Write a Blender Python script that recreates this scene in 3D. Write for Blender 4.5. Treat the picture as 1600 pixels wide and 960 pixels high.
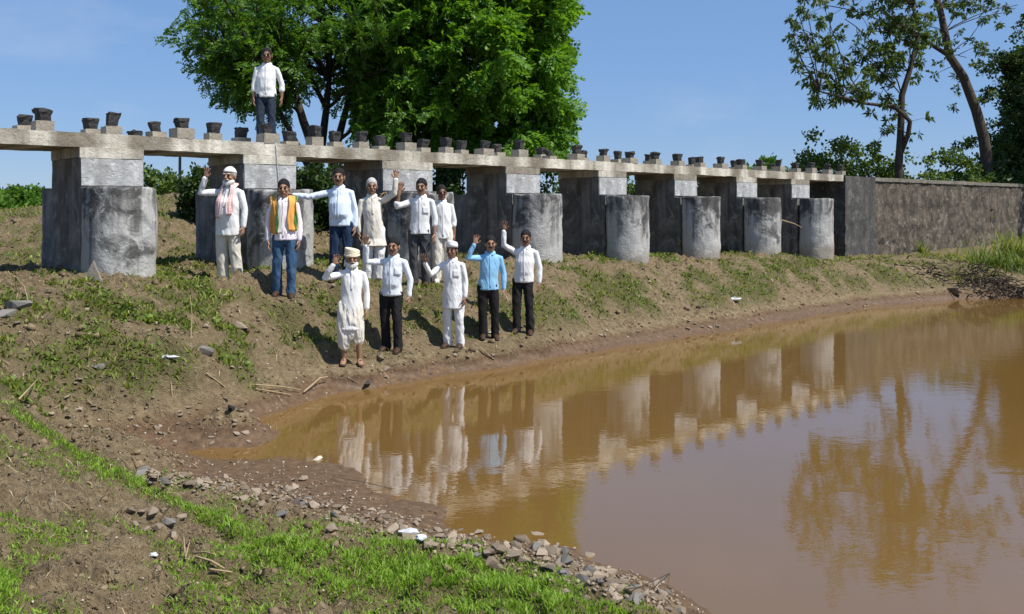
import bpy, bmesh, math, random
import numpy as np
from mathutils import Vector, Matrix, Euler

# ------------------------------------------------------------------ scene, camera, light
scene = bpy.context.scene
for o in list(bpy.data.objects):
    bpy.data.objects.remove(o)
COL = scene.collection
F = 1430.0      # focal length in pixels of the 1600 px wide photograph
HY = 328.0      # row of the horizon
CZ = 2.39       # camera height above the water
cam_d = bpy.data.cameras.new('camera')
cam = bpy.data.objects.new('camera', cam_d)
COL.objects.link(cam)
cam.location = (0, 0, CZ)
cam.rotation_euler = (math.radians(90), 0, 0)
cam_d.sensor_width = 36.0
cam_d.lens = 36.0 * F / 1600.0
cam_d.shift_y = -(480.0 - HY) / 1600.0
cam_d.clip_start = 0.05
cam_d.clip_end = 6000
scene.camera = cam

SUN_DIR = Vector((0.80, -0.38, 1.42)).normalized()      # towards the sun
world = bpy.data.worlds.new('World')
scene.world = world
world.use_nodes = True
wn = world.node_tree.nodes
wl = world.node_tree.links
sky = wn.new('ShaderNodeTexSky')
sky.sky_type = 'NISHITA'
sky.sun_disc = False
sky.sun_elevation = math.asin(SUN_DIR.z)
sky.sun_rotation = math.atan2(SUN_DIR.x, SUN_DIR.y)
sky.air_density = 1.0
sky.dust_density = 0.15
sky.altitude = 600
sky.ozone_density = 3.5
wn['Background'].inputs[1].default_value = 0.085
evn = wn.new('ShaderNodeMix'); evn.data_type = 'RGBA'           # clear, even blue tropical sky
evn.inputs[0].default_value = 0.62
evn.inputs[7].default_value = (1.75, 3.35, 6.6, 1)
wl.new(sky.outputs[0], evn.inputs[6])
wtc = wn.new('ShaderNodeTexCoord'); wmp = wn.new('ShaderNodeMapping'); wmp.inputs['Scale'].default_value = (2.2, 2.2, 5.0)
wmp.inputs['Location'].default_value = (3.1, 0.4, 1.7)
wnz = wn.new('ShaderNodeTexNoise'); wnz.inputs['Scale'].default_value = 1.5; wnz.inputs['Detail'].default_value = 7; wnz.inputs['Roughness'].default_value = 0.6
wrp = wn.new('ShaderNodeValToRGB'); wrp.color_ramp.elements[0].position = 0.52; wrp.color_ramp.elements[1].position = 0.85
wrp.color_ramp.elements[1].color = (0.3, 0.3, 0.3, 1)
cld = wn.new('ShaderNodeMix'); cld.data_type = 'RGBA'; cld.inputs[7].default_value = (7.0, 7.4, 8.2, 1)
wl.new(wtc.outputs['Generated'], wmp.inputs[0]); wl.new(wmp.outputs[0], wnz.inputs['Vector']); wl.new(wnz.outputs[0], wrp.inputs[0])
wl.new(wrp.outputs[0], cld.inputs[0]); wl.new(evn.outputs[2], cld.inputs[6])
wl.new(cld.outputs[2], wn['Background'].inputs[0])
sun_d = bpy.data.lights.new('sun', 'SUN')
sun_d.energy = 4.9
sun_d.angle = math.radians(0.55)
sun_d.color = (1.0, 0.955, 0.88)
sun = bpy.data.objects.new('sun', sun_d)
COL.objects.link(sun)
sun.rotation_euler = (-SUN_DIR).to_track_quat('-Z', 'Y').to_euler()
sun.location = (20, -10, 40)
scene.view_settings.view_transform = 'Standard'
scene.view_settings.look = 'None'
scene.view_settings.gamma = 1.0
scene.view_settings.exposure = 0.42
scene.view_settings.use_curve_mapping = False
scene.render.engine = 'CYCLES'
scene.cycles.max_bounces = 8
scene.cycles.transparent_max_bounces = 8

rng = np.random.default_rng(11)
random.seed(5)

# ------------------------------------------------------------------ helpers
def tag(o, label=None, cat=None, group=None, kind=None):
    if label: o['label'] = label
    if cat: o['category'] = cat
    if group: o['group'] = group
    if kind: o['kind'] = kind
    return o

def empty(name, loc=(0, 0, 0), rz=0.0, parent=None):
    o = bpy.data.objects.new(name, None)
    COL.objects.link(o)
    o.location = loc
    o.rotation_euler = (0, 0, rz)
    o.empty_display_size = 0.2
    o.parent = parent
    return o

def link_mesh(name, me, mat=None, parent=None, smooth=False):
    if mat is not None and not me.materials:
        me.materials.append(mat)
    if smooth:
        me.polygons.foreach_set('use_smooth', np.ones(len(me.polygons), dtype=bool))
    o = bpy.data.objects.new(name, me)
    COL.objects.link(o)
    o.parent = parent
    return o

def arrays_mesh(name, V, Fc):
    """V (n,3) floats, Fc (m,k) ints: fast mesh."""
    V = np.ascontiguousarray(V, dtype=np.float32)
    Fc = np.ascontiguousarray(Fc, dtype=np.int32)
    me = bpy.data.meshes.new(name)
    n, (m, k) = len(V), Fc.shape
    me.vertices.add(n)
    me.vertices.foreach_set('co', V.ravel())
    me.loops.add(m * k)
    me.loops.foreach_set('vertex_index', Fc.ravel())
    me.polygons.add(m)
    me.polygons.foreach_set('loop_start', np.arange(0, m * k, k, dtype=np.int32))
    me.polygons.foreach_set('loop_total', np.full(m, k, dtype=np.int32))
    me.update(calc_edges=True)
    return me

def hash2(ix, iy, seed):
    h = (ix.astype(np.int64) * 374761393 + iy.astype(np.int64) * 668265263 + seed * 974711) & 0x7fffffff
    h = ((h ^ (h >> 13)) * 1274126177) & 0x7fffffff
    return ((h ^ (h >> 16)) & 0xffff) / 65535.0

def vnoise(x, y, seed=0):
    ix = np.floor(x); iy = np.floor(y)
    fx = x - ix; fy = y - iy
    fx = fx * fx * (3 - 2 * fx); fy = fy * fy * (3 - 2 * fy)
    a = hash2(ix, iy, seed); b = hash2(ix + 1, iy, seed)
    c = hash2(ix, iy + 1, seed); d = hash2(ix + 1, iy + 1, seed)
    return (a * (1 - fx) + b * fx) * (1 - fy) + (c * (1 - fx) + d * fx) * fy

def fbm(x, y, f, octv=4, seed=0, gain=0.5):
    v = 0; a = 1.0; tot = 0
    for i in range(octv):
        v = v + a * vnoise(x * f + 17.3 * i, y * f - 9.1 * i, seed + i)
        tot += a; a *= gain; f *= 2.03
    return v / tot            # 0..1

def hash3(ix, iy, iz, seed):
    h = (ix.astype(np.int64) * 374761393 + iy.astype(np.int64) * 668265263 + iz.astype(np.int64) * 1440662683 + seed * 974711) & 0x7fffffff
    h = ((h ^ (h >> 13)) * 1274126177) & 0x7fffffff
    return ((h ^ (h >> 16)) & 0xffff) / 65535.0

def vnoise3(p, seed=0):
    i = np.floor(p); f = p - i; f = f * f * (3 - 2 * f)
    r = 0
    for dx in (0, 1):
        for dy in (0, 1):
            for dz in (0, 1):
                w = (f[:, 0] if dx else 1 - f[:, 0]) * (f[:, 1] if dy else 1 - f[:, 1]) * (f[:, 2] if dz else 1 - f[:, 2])
                r = r + w * hash3(i[:, 0] + dx, i[:, 1] + dy, i[:, 2] + dz, seed)
    return r

class MB:
    """collects closed pieces into one mesh"""
    def __init__(self):
        self.v = []; self.f = []
    def add(self, V, Fs):
        n = len(self.v)
        self.v.extend([tuple(p) for p in V])
        self.f.extend([tuple(i + n for i in q) for q in Fs])
    def box(self, x0, x1, y0, y1, z0, z1):
        self.add([(x0, y0, z0), (x1, y0, z0), (x1, y1, z0), (x0, y1, z0), (x0, y0, z1), (x1, y0, z1), (x1, y1, z1), (x0, y1, z1)],
                 [(3, 2, 1, 0), (4, 5, 6, 7), (0, 1, 5, 4), (1, 2, 6, 5), (2, 3, 7, 6), (3, 0, 4, 7)])
    def ell(self, c, r, seg=16, rings=10, rot=None):
        V = []; Fs = []
        for i in range(1, rings):
            th = math.pi * i / rings
            for j in range(seg):
                ph = 2 * math.pi * j / seg
                p = Vector((r[0] * math.sin(th) * math.cos(ph), r[1] * math.sin(th) * math.sin(ph), r[2] * math.cos(th)))
                if rot: p = rot @ p
                V.append(Vector(c) + p)
        top = Vector((0, 0, r[2])); bot = Vector((0, 0, -r[2]))
        if rot: top = rot @ top; bot = rot @ bot
        V.append(Vector(c) + top); V.append(Vector(c) + bot)
        t, b = len(V) - 2, len(V) - 1
        for j in range(seg):
            Fs.append((t, j, (j + 1) % seg))
            for i in range(rings - 2):
                a = i * seg + j; a2 = i * seg + (j + 1) % seg
                Fs.append((a, a + seg, a2 + seg, a2))
            e = (rings - 2) * seg
            Fs.append((b, e + (j + 1) % seg, e + j))
        self.add(V, Fs)
    def tube(self, pts, rad, seg=10, side=None, cap=True, rnd=True):
        """pts list, rad list of r or (a,b): a along 'side' axis, b across"""
        pts = [Vector(p) for p in pts]
        rr = [(r, r) if not isinstance(r, (tuple, list)) else r for r in rad]
        if rnd:
            d0 = (pts[1] - pts[0]).normalized(); d1 = (pts[-1] - pts[-2]).normalized()
            m0 = min(rr[0]); m1 = min(rr[-1])
            pts = [pts[0] - d0 * m0 * 0.8, pts[0] - d0 * m0 * 0.5] + pts + [pts[-1] + d1 * m1 * 0.5, pts[-1] + d1 * m1 * 0.8]
            sc = lambda r, k: (r[0] * k, r[1] * k)
            rr = [sc(rr[0], 0.45), sc(rr[0], 0.82)] + rr + [sc(rr[-1], 0.82), sc(rr[-1], 0.45)]
        n = len(pts)
        ref = Vector(side) if side is not None else None
        V = []; Fs = []
        for i, p in enumerate(pts):
            t = (pts[min(i + 1, n - 1)] - pts[max(i - 1, 0)]).normalized()
            if ref is None:
                ref = t.orthogonal().normalized()
            a = (ref - t * ref.dot(t))
            if a.length < 1e-4: a = t.orthogonal()
            a.normalize(); b = t.cross(a)
            ref = a
            for j in range(seg):
                ph = 2 * math.pi * j / seg
                V.append(p + a * (rr[i][0] * math.cos(ph)) + b * (rr[i][1] * math.sin(ph)))
        for i in range(n - 1):
            for j in range(seg):
                a0 = i * seg + j; a1 = i * seg + (j + 1) % seg
                Fs.append((a0, a1, a1 + seg, a0 + seg))
        if cap:
            Fs.append(tuple(reversed(range(seg))))
            Fs.append(tuple((n - 1) * seg + j for j in range(seg)))
        self.add(V, Fs)
    def mesh(self, name):
        me = bpy.data.meshes.new(name)
        me.from_pydata(self.v, [], self.f)
        me.update()
        return me
    def build(self, name, mat, parent=None, smooth=False):
        return link_mesh(name, self.mesh(name), mat, parent, smooth)
    def remeshed(self, name, mat, parent=None, voxel=0.012, smooth=4, ratio=1.0, fold=None, sf=0.5):
        me = self.mesh('tmp')
        o = bpy.data.objects.new('tmp', me)
        COL.objects.link(o)
        m = o.modifiers.new('r', 'REMESH'); m.mode = 'VOXEL'; m.voxel_size = voxel
        m = o.modifiers.new('s', 'SMOOTH'); m.factor = sf; m.iterations = smooth
        if ratio < 1:
            m = o.modifiers.new('d', 'DECIMATE'); m.ratio = ratio
        dg = bpy.context.evaluated_depsgraph_get()
        out = bpy.data.meshes.new_from_object(o.evaluated_get(dg))
        bpy.data.objects.remove(o)
        bpy.data.meshes.remove(me)
        out.name = name
        if fold is not None:
            n = len(out.vertices)
            co = np.empty(n * 3, dtype=np.float32); out.vertices.foreach_get('co', co); co = co.reshape(-1, 3)
            nr = np.empty(n * 3, dtype=np.float32); out.vertex_normals.foreach_get('vector', nr); nr = nr.reshape(-1, 3)
            co = co + nr * fold(co)[:, None]
            out.vertices.foreach_set('co', co.astype(np.float32).ravel()); out.update()
        return link_mesh(name, out, mat, parent, True)

# ------------------------------------------------------------------ materials
class NT:
    def __init__(self, name):
        self.m = bpy.data.materials.new(name); self.m.use_nodes = True
        self.t = self.m.node_tree; self.n = self.t.nodes; self.l = self.t.links
        self.b = self.n['Principled BSDF']
    def new(self, typ, **kw):
        x = self.n.new(typ)
        for k, v in kw.items(): setattr(x, k, v)
        return x
    def link(self, a, b): self.l.new(a, b)
    def coords(self, out='Object', scale=(1, 1, 1)):
        tc = self.new('ShaderNodeTexCoord'); mp = self.new('ShaderNodeMapping')
        mp.inputs['Scale'].default_value = scale
        self.link(tc.outputs[out], mp.inputs[0]); return mp.outputs[0]
    def noise(self, vec, scale, detail=4, rough=0.55, dist=0.0):
        x = self.new('ShaderNodeTexNoise'); x.inputs['Scale'].default_value = scale
        x.inputs['Detail'].default_value = detail; x.inputs['Roughness'].default_value = rough
        x.inputs['Distortion'].default_value = dist
        if vec is not None: self.link(vec, x.inputs['Vector'])
        return x.outputs[0]
    def ramp(self, fac, stops):
        r = self.new('ShaderNodeValToRGB'); e = r.color_ramp.elements
        while len(e) < len(stops): e.new(0.5)
        for i, (p, c) in enumerate(stops):
            e[i].position = p; e[i].color = (c[0], c[1], c[2], 1) if isinstance(c, (tuple, list)) else (c, c, c, 1)
        self.link(fac, r.inputs[0]); return r.outputs[0]
    def mix(self, fac, a, b, mode='MIX'):
        x = self.new('ShaderNodeMix', data_type='RGBA', blend_type=mode)
        for sock, v in ((x.inputs[0], fac), (x.inputs[6], a), (x.inputs[7], b)):
            if isinstance(v, (int, float)): sock.default_value = v
            elif isinstance(v, (tuple, list)): sock.default_value = (v[0], v[1], v[2], 1)
            else: self.link(v, sock)
        return x.outputs[2]
    def math(self, op, a, b=None, clamp=False):
        x = self.new('ShaderNodeMath', operation=op, use_clamp=clamp)
        for s, v in ((x.inputs[0], a), (x.inputs[1], b)):
            if v is None: continue
            if isinstance(v, (int, float)): s.default_value = v
            else: self.link(v, s)
        return x.outputs[0]
    def attr(self, name):
        x = self.new('ShaderNodeAttribute'); x.attribute_name = name; return x
    def bump(self, h, strength=0.4, dist=0.02):
        x = self.new('ShaderNodeBump'); x.inputs['Strength'].default_value = strength; x.inputs['Distance'].default_value = dist
        self.link(h, x.inputs['Height']); self.link(x.outputs[0], self.b.inputs['Normal'])
    def color(self, c):
        if isinstance(c, (tuple, list)): self.b.inputs['Base Color'].default_value = (c[0], c[1], c[2], 1)
        else: self.link(c, self.b.inputs['Base Color'])
    def rough(self, r, spec=0.3):
        self.b.inputs['Roughness'].default_value = r
        self.b.inputs['Specular IOR Level'].default_value = spec

def mat_simple(name, c, rough=0.8, var=0.15, scale=12, bump=0.0, spec=0.25):
    t = NT(name)
    v = t.coords('Object')
    n = t.noise(v, scale, 4)
    t.color(t.mix(n, tuple(x * (1 - var) for x in c), tuple(min(1, x * (1 + var)) for x in c)))
    t.rough(rough, spec)
    if bump: t.bump(t.noise(v, scale * 4, 4), bump, 0.01)
    return t.m

def mat_concrete(name, base, dark, stain=0.5, streak=0.5, bump=0.5, pale=None, lichen=0.0, scl=1.0, drip=None):
    t = NT(name)
    v = t.coords('Object')
    vs = t.coords('Object', (5 * scl, 5 * scl, 0.45 * scl))
    big = t.ramp(t.noise(v, 1.9 * scl, 6, 0.62, 0.4), [(0.36, 0), (0.62, 1)])
    strk = t.ramp(t.noise(vs, 1.0, 5, 0.6), [(0.42, 0), (0.66, 1)])
    if drip is not None:     # algae runs: thick at the top edge, thinning downwards
        sx = t.new('ShaderNodeSeparateXYZ'); t.link(v, sx.inputs[0])
        up = t.math('MULTIPLY', t.math('SUBTRACT', sx.outputs[2], drip), 0.17)
        oi = t.new('ShaderNodeObjectInfo'); ov = t.new('ShaderNodeVectorMath', operation='ADD'); t.link(v, ov.inputs[0])
        cb = t.new('ShaderNodeCombineXYZ'); t.link(t.math('MULTIPLY', oi.outputs['Random'], 40.0), cb.inputs[0]); t.link(cb.outputs[0], ov.inputs[1])
        big = t.ramp(t.math('ADD', t.noise(ov.outputs[0], 1.5 * scl, 7, 0.66, 0.9), up), [(0.49, 0), (0.59, 1)])
        strk = t.ramp(t.math('ADD', t.noise(vs, 1.0, 5, 0.6), up), [(0.47, 0), (0.62, 1)])
    fine = t.noise(v, 22 * scl, 6, 0.65)
    c = t.mix(fine, tuple(x * 0.72 for x in base), tuple(min(1, x * 1.22) for x in base))
    c = t.mix(t.math('MULTIPLY', big, stain), c, dark)
    c = t.mix(t.math('MULTIPLY', strk, streak), c, tuple(x * 0.8 for x in dark))
    if pale:
        p = t.ramp(t.noise(v, 4.2 * scl, 5, 0.6, 0.8), [(0.55, 0), (0.66, 1)])
        c = t.mix(t.math('MULTIPLY', p, 0.6), c, pale)
    speck = t.ramp(t.noise(v, 48 * scl, 2), [(0.68, 0), (0.74, 1)])
    c = t.mix(t.math('MULTIPLY', speck, 0.12), c, (0.55, 0.54, 0.5))
    if lichen:
        l = t.ramp(t.noise(v, 7 * scl, 5), [(0.6, 0), (0.7, 1)])
        c = t.mix(t.math('MULTIPLY', l, lichen), c, (0.10, 0.085, 0.05))
    if drip is not None:     # mud splashed on the foot
        c = t.mix(t.math('MULTIPLY', t.ramp(t.math('ADD', sx.outputs[2], t.math('MULTIPLY', fine, 0.5)), [(0.0, 1), (1.0, 0)]), 1.0) if False else t.ramp(t.math('SUBTRACT', t.math('ADD', sx.outputs[2], t.math('MULTIPLY', fine, 0.4)), 1.2), [(0.2, 0.6), (0.55, 0)]), c, (0.21, 0.16, 0.10))
    t.color(c); t.rough(0.9, 0.2)
    crack = t.new('ShaderNodeTexVoronoi', feature='DISTANCE_TO_EDGE'); crack.inputs['Scale'].default_value = 1.6 * scl
    dv = t.new('ShaderNodeVectorMath', operation='ADD')
    t.link(v, dv.inputs[0])
    nz = t.new('ShaderNodeTexNoise'); nz.inputs['Scale'].default_value = 5; t.link(v, nz.inputs['Vector'])
    t.link(nz.outputs[1], dv.inputs[1]); t.link(dv.outputs[0], crack.inputs['Vector'])
    ck = t.ramp(crack.outputs[0], [(0.0, 0), (0.035, 1)])
    h = t.math('ADD', t.math('MULTIPLY', fine, 0.6), t.math('ADD', t.math('MULTIPLY', ck, 0.13), t.noise(v, 6 * scl, 4)))
    t.bump(h, bump, 0.03)
    return t.m

def mat_leaf(name, c0, c1, trans=0.35, rough=0.5):
    t = NT(name)
    g = t.new('ShaderNodeNewGeometry')
    col = t.ramp(g.outputs['Random Per Island'], [(0.0, c0), (0.55, tuple((a + b) / 2 for a, b in zip(c0, c1))), (1.0, c1)])
    t.color(col); t.rough(rough, 0.3)
    tr = t.new('ShaderNodeBsdfTranslucent')
    t.link(t.mix(1.0, col, (1.3, 1.25, 0.5), 'MULTIPLY'), tr.inputs[0])
    ms = t.new('ShaderNodeMixShader'); ms.inputs[0].default_value = trans
    t.link(t.b.outputs[0], ms.inputs[1]); t.link(tr.outputs[0], ms.inputs[2])
    t.link(ms.outputs[0], t.n['Material Output'].inputs[0])
    return t.m

def mat_cloth(name, c, rough=0.85, weave=0.05, dirt=None):
    t = NT(name)
    v = t.coords('Object')
    n = t.noise(v, 6, 3)
    col = t.mix(n, tuple(x * (1 - weave * 1.5) for x in c), tuple(min(1, x * (1 + weave)) for x in c))
    if dirt:
        col = t.mix(t.ramp(t.noise(v, 9, 4), [(0.5, 0), (0.75, 0.5)]), col, dirt)
    t.color(col); t.rough(rough, 0.15)
    vs = t.coords('Object', (1.4, 1.4, 0.6))
    t.bump(t.noise(vs, 14, 3, 0.5, 1.2), 0.12, 0.02)
    return t.m

M = {}
M['deck'] = None
M['pier'] = mat_concrete('pier_concrete', (0.30, 0.285, 0.26), (0.07, 0.064, 0.058), 0.65, 0.75, 0.6, (0.40, 0.385, 0.36), 0.2)
M['nose'] = mat_concrete('nose_concrete', (0.40, 0.395, 0.375), (0.05, 0.048, 0.047), 0.82, 0.7, 0.6, (0.58, 0.57, 0.54), 0.15, 1.0, 2.15)
M['panel'] = mat_concrete('plaster_panel', (0.50, 0.505, 0.50), (0.20, 0.195, 0.185), 0.55, 0.45, 0.7, (0.64, 0.64, 0.63))
M['plinth'] = mat_concrete('plinth_concrete', (0.40, 0.36, 0.29), (0.14, 0.12, 0.09), 0.5, 0.3, 0.6, (0.55, 0.51, 0.44))
M['stone_groove_dark'] = mat_concrete('basalt_and_groove_shade', (0.062, 0.06, 0.06), (0.025, 0.025, 0.026), 0.6, 0.2, 0.9)
M['wall'] = mat_concrete('wing_wall_plaster', (0.17, 0.14, 0.108), (0.03, 0.027, 0.023), 0.8, 0.4, 1.0, (0.30, 0.26, 0.21), 0.5, 1.1)
M['abut'] = mat_concrete('abutment_concrete', (0.12, 0.115, 0.105), (0.035, 0.035, 0.035), 0.75, 0.5, 0.6, (0.19, 0.185, 0.18))
M['coping'] = mat_concrete('coping_concrete', (0.24, 0.22, 0.18), (0.09, 0.08, 0.065), 0.5, 0.4, 0.5)
M['rust'] = mat_concrete('rusty_plate', (0.16, 0.095, 0.06), (0.05, 0.035, 0.028), 0.5, 0.5, 0.4)

def mat_deck():
    t = NT('deck_concrete')
    v = t.coords('Object')
    vs = t.coords('Object', (4.5, 4.5, 0.5))
    fine = t.noise(v, 20, 6, 0.65)
    c = t.mix(fine, (0.21, 0.185, 0.145), (0.38, 0.345, 0.285))
    big = t.ramp(t.noise(v, 1.6, 5, 0.6, 0.5), [(0.38, 0), (0.62, 1)])
    c = t.mix(t.math('MULTIPLY', big, 0.65), c, (0.14, 0.11, 0.07))
    a = t.attr('wash')
    w = t.math('MULTIPLY', a.outputs['Fac'], t.ramp(t.noise(vs, 1.3, 5), [(0.25, 0.3), (0.6, 1)]))
    c = t.mix(w, c, (0.68, 0.64, 0.54))
    strk = t.ramp(t.noise(vs, 1.7, 5, 0.6), [(0.55, 0), (0.75, 1)])
    c = t.mix(t.math('MULTIPLY', strk, 0.5), c, (0.07, 0.055, 0.038))
    t.color(c); t.rough(0.92, 0.2)
    t.bump(t.math('ADD', fine, t.noise(v, 7, 5)), 0.6, 0.03)
    return t.m
M['deck'] = mat_deck()

M['bark'] = mat_concrete('bark', (0.075, 0.058, 0.042), (0.03, 0.024, 0.02), 0.5, 0.6, 1.0, None, 0, 3.0)
M['bark_pale'] = mat_concrete('bark_grey', (0.10, 0.078, 0.058), (0.045, 0.036, 0.03), 0.5, 0.6, 1.0, None, 0, 3.0)
M['leaf_bright'] = mat_leaf('leaf_bright', (0.065, 0.175, 0.016), (0.17, 0.33, 0.03), 0.45)
M['leaf_dark'] = mat_leaf('leaf_dark', (0.048, 0.125, 0.014), (0.13, 0.25, 0.028), 0.42)
M['leaf_olive'] = mat_leaf('leaf_olive', (0.045, 0.085, 0.02), (0.115, 0.16, 0.04), 0.4)
M['leaf_bush'] = mat_leaf('leaf_bush', (0.04, 0.085, 0.014), (0.13, 0.19, 0.03), 0.35)
M['leaf_deep'] = mat_leaf('leaf_deep', (0.022, 0.048, 0.012), (0.055, 0.10, 0.02), 0.3)
M['grass_bright'] = mat_leaf('grass_bright', (0.14, 0.25, 0.02), (0.30, 0.45, 0.06), 0.4, 0.5)
M['grass_weed'] = mat_leaf('grass_weed', (0.10, 0.145, 0.02), (0.26, 0.30, 0.06), 0.38, 0.6)
M['weed_leaf'] = mat_leaf('weed_leaf', (0.08, 0.135, 0.018), (0.2, 0.28, 0.05), 0.35, 0.6)
M['straw'] = mat_leaf('dry_straw', (0.25, 0.18, 0.09), (0.48, 0.38, 0.22), 0.15, 0.7)
M['stick'] = mat_simple('dry_stalk', (0.33, 0.245, 0.145), 0.8, 0.35, 20, 0.3)
M['stick_dark'] = mat_simple('brown_twig', (0.075, 0.055, 0.038), 0.8, 0.3, 20, 0.3)

def mat_stone(name, c0, c1):
    t = NT(name)
    v = t.coords('Object')
    oi = t.new('ShaderNodeObjectInfo')
    g = t.new('ShaderNodeNewGeometry')
    r = t.math('FRACT', t.math('ADD', oi.outputs['Random'], g.outputs['Random Per Island']))
    c = t.ramp(r, [(0, c0), (1, c1)])
    c = t.mix(t.math('MULTIPLY', t.noise(v, 30, 4), 0.5), c, tuple(x * 0.55 for x in c0))
    t.color(c); t.rough(0.85, 0.25); t.bump(t.noise(v, 40, 4), 0.4, 0.01)
    return t.m
M['stone'] = mat_stone('stone_tan', (0.17, 0.13, 0.09), (0.40, 0.32, 0.235))
M['stone_grey'] = mat_stone('stone_grey', (0.12, 0.11, 0.10), (0.25, 0.235, 0.21))
M['stone_black'] = mat_stone('stone_blackish', (0.03, 0.03, 0.032), (0.06, 0.058, 0.055))
M['pebble_pale'] = mat_stone('pebble_pale', (0.36, 0.30, 0.22), (0.62, 0.56, 0.47))
M['clod'] = mat_stone('dirt_clod', (0.10, 0.068, 0.038), (0.28, 0.21, 0.125))
M['plastic'] = mat_simple('white_plastic', (0.50, 0.51, 0.52), 0.5, 0.25, 20, 0.3, 0.4)

def mat_ground():
    t = NT('soil')
    v = t.coords('Object')
    gr = t.attr('grass').outputs['Fac']; wet = t.attr('wet').outputs['Fac']
    n1 = t.noise(v, 2.2, 6, 0.6); n2 = t.noise(v, 14, 6, 0.65); n3 = t.noise(v, 55, 4, 0.6)
    dirt = t.ramp(n2, [(0.30, (0.085, 0.058, 0.03)), (0.5, (0.215, 0.16, 0.09)), (0.75, (0.40, 0.32, 0.20))])
    dirt = t.mix(t.ramp(n1, [(0.35, 0), (0.65, 0.6)]), dirt, (0.26, 0.19, 0.105))
    mud = t.ramp(n2, [(0.3, (0.068, 0.04, 0.021)), (0.6, (0.135, 0.083, 0.045)), (0.8, (0.22, 0.15, 0.09))])
    green = t.ramp(n2, [(0.3, (0.04, 0.05, 0.014)), (0.55, (0.095, 0.105, 0.028)), (0.8, (0.16, 0.15, 0.055))])
    c = t.mix(t.ramp(t.math('ADD', wet, t.math('MULTIPLY', t.math('SUBTRACT', n1, 0.5), 0.6)), [(0.3, 0), (0.7, 1)]), dirt, mud)
    gm = t.math('MULTIPLY', gr, t.ramp(n2, [(0.35, 0.2), (0.6, 1)]))
    c = t.mix(gm, c, green)
    spk = t.ramp(t.noise(v, 38, 2), [(0.70, 0), (0.75, 1)])
    c = t.mix(t.math('MULTIPLY', spk, 0.35), c, (0.42, 0.36, 0.26))
    t.color(c)
    rg = t.ramp(wet, [(0.6, 0.95), (1.0, 0.45)])
    t.link(rg, t.b.inputs['Roughness']); t.b.inputs['Specular IOR Level'].default_value = 0.25
    dry = t.math('SUBTRACT', 1.15, wet)
    h = t.math('MULTIPLY', t.math('ADD', t.math('MULTIPLY', n2, 1.0), t.math('MULTIPLY', n3, 0.45)), dry)
    t.bump(h, 1.0, 0.09)
    return t.m
M['ground'] = mat_ground()

def mat_water():
    t = NT('muddy_water')
    v = t.coords('Object')
    n = t.noise(v, 0.35, 3)
    t.color(t.mix(n, (0.132, 0.073, 0.02), (0.165, 0.094, 0.028)))
    t.b.inputs['Roughness'].default_value = 0.015
    t.b.inputs['IOR'].default_value = 1.72
    t.b.inputs['Specular IOR Level'].default_value = 0.62
    v1 = t.coords('Object', (1.0, 1.6, 1)); v2 = t.coords('Object', (2.2, 3.6, 1))
    patch = t.ramp(t.noise(v, 0.22, 2), [(0.35, 0.35), (0.65, 1)])
    a = t.noise(v1, 3.2, 2, 0.5, 0.3); b = t.noise(v2, 7.0, 2, 0.5, 0.2)
    h = t.math('MULTIPLY', t.math('ADD', t.math('MULTIPLY', a, 0.9), t.math('MULTIPLY', b, 0.35)), patch)
    t.bump(h, 0.085, 0.02)
    return t.m
M['water'] = mat_water()

# ------------------------------------------------------------------ place geometry
HD = 3.49                                    # top of the weir deck above the water
X0, Y0 = -6.891, 12.318
UX, UY = 0.7231, 0.6908
NX, NY = 0.6908, -0.7231
RZ = math.atan2(UY, UX)
def st(s, t): return (X0 + s * UX + t * NX, Y0 + s * UY + t * NY)
def to_st(X, Y):
    dx = X - X0; dy = Y - Y0
    return dx * UX + dy * UY, dx * NX + dy * NY
def s_at(px, t=0.0):
    """s of the vertical through photo column px on the line t"""
    k = (px - 800.0) / F
    ax, ay = X0 + t * NX, Y0 + t * NY
    return (k * ay - ax) / (UX - k * UY)
def P(px, py, d): return Vector(((px - 800.0) * d / F, d, CZ + (HY - py) * d / F))
def PXD(px, d): return (px - 800.0) * d / F

PEOPLE_SPOTS = {  # name: (column, row of the feet, distance)
    'a': (357, 441, 13.75), 'b': (445, 463, 13.3), 'c': (533, 440, 14.1), 'd': (584, 440, 14.9), 'e': (656, 447, 15.0),
    'f': (692, 441, 16.0), 'g': (548, 570, 12.65), 'h': (612, 548, 13.3), 'i': (708, 543, 14.0), 'j': (763, 530, 14.45), 'k': (818, 511, 15.05)}

# ---- terrain control points
CP = []
def cp(px, py, z):
    d = F * (CZ - z) / (py - HY); CP.append((PXD(px, d), d, z))
def cpd(px, py, d): CP.append((PXD(px, d), d, CZ - (py - HY) * d / F))
def cst(s, t, z):
    x, y = st(s, t); CP.append((x, y, z))
def zb(s): return 1.52 - 0.017 * s
TS = [(3, 3.52), (6, 3.4), (9.5, 3.38), (18.4, 3.34), (20.2, 3.6), (21.8, 4.3), (24, 5.0), (30, 5.6)]
def tsh(s): return float(np.interp(s, [a for a, b in TS], [b for a, b in TS]))
for s in (3, 5, 7, 9, 11, 13.5, 16, 18.5):
    k = tsh(s)
    for tt, z in ((-2.2, zb(s) - .05), (0, zb(s)), (1.1, zb(s) - .04), (1.75, zb(s) - .22), (2.35, 0.68), (2.9, .30), (k, 0.0), (k + .7, -.22), (k + 2.5, -.6)):
        cst(s, tt, z)
for s in (21, 24, 28):
    k = tsh(s)
    for tt, z in ((-1.5, 1.25 - s * .012), (0, 1.22 - s * .014), (1.5, 1.2 - s * .014), (2.6, 1.12 - s * .013), (k - .9, .66), (k, 0.0), (k + .6, -.4), (k + 3, -.7)):
        cst(s, tt, z)
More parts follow.
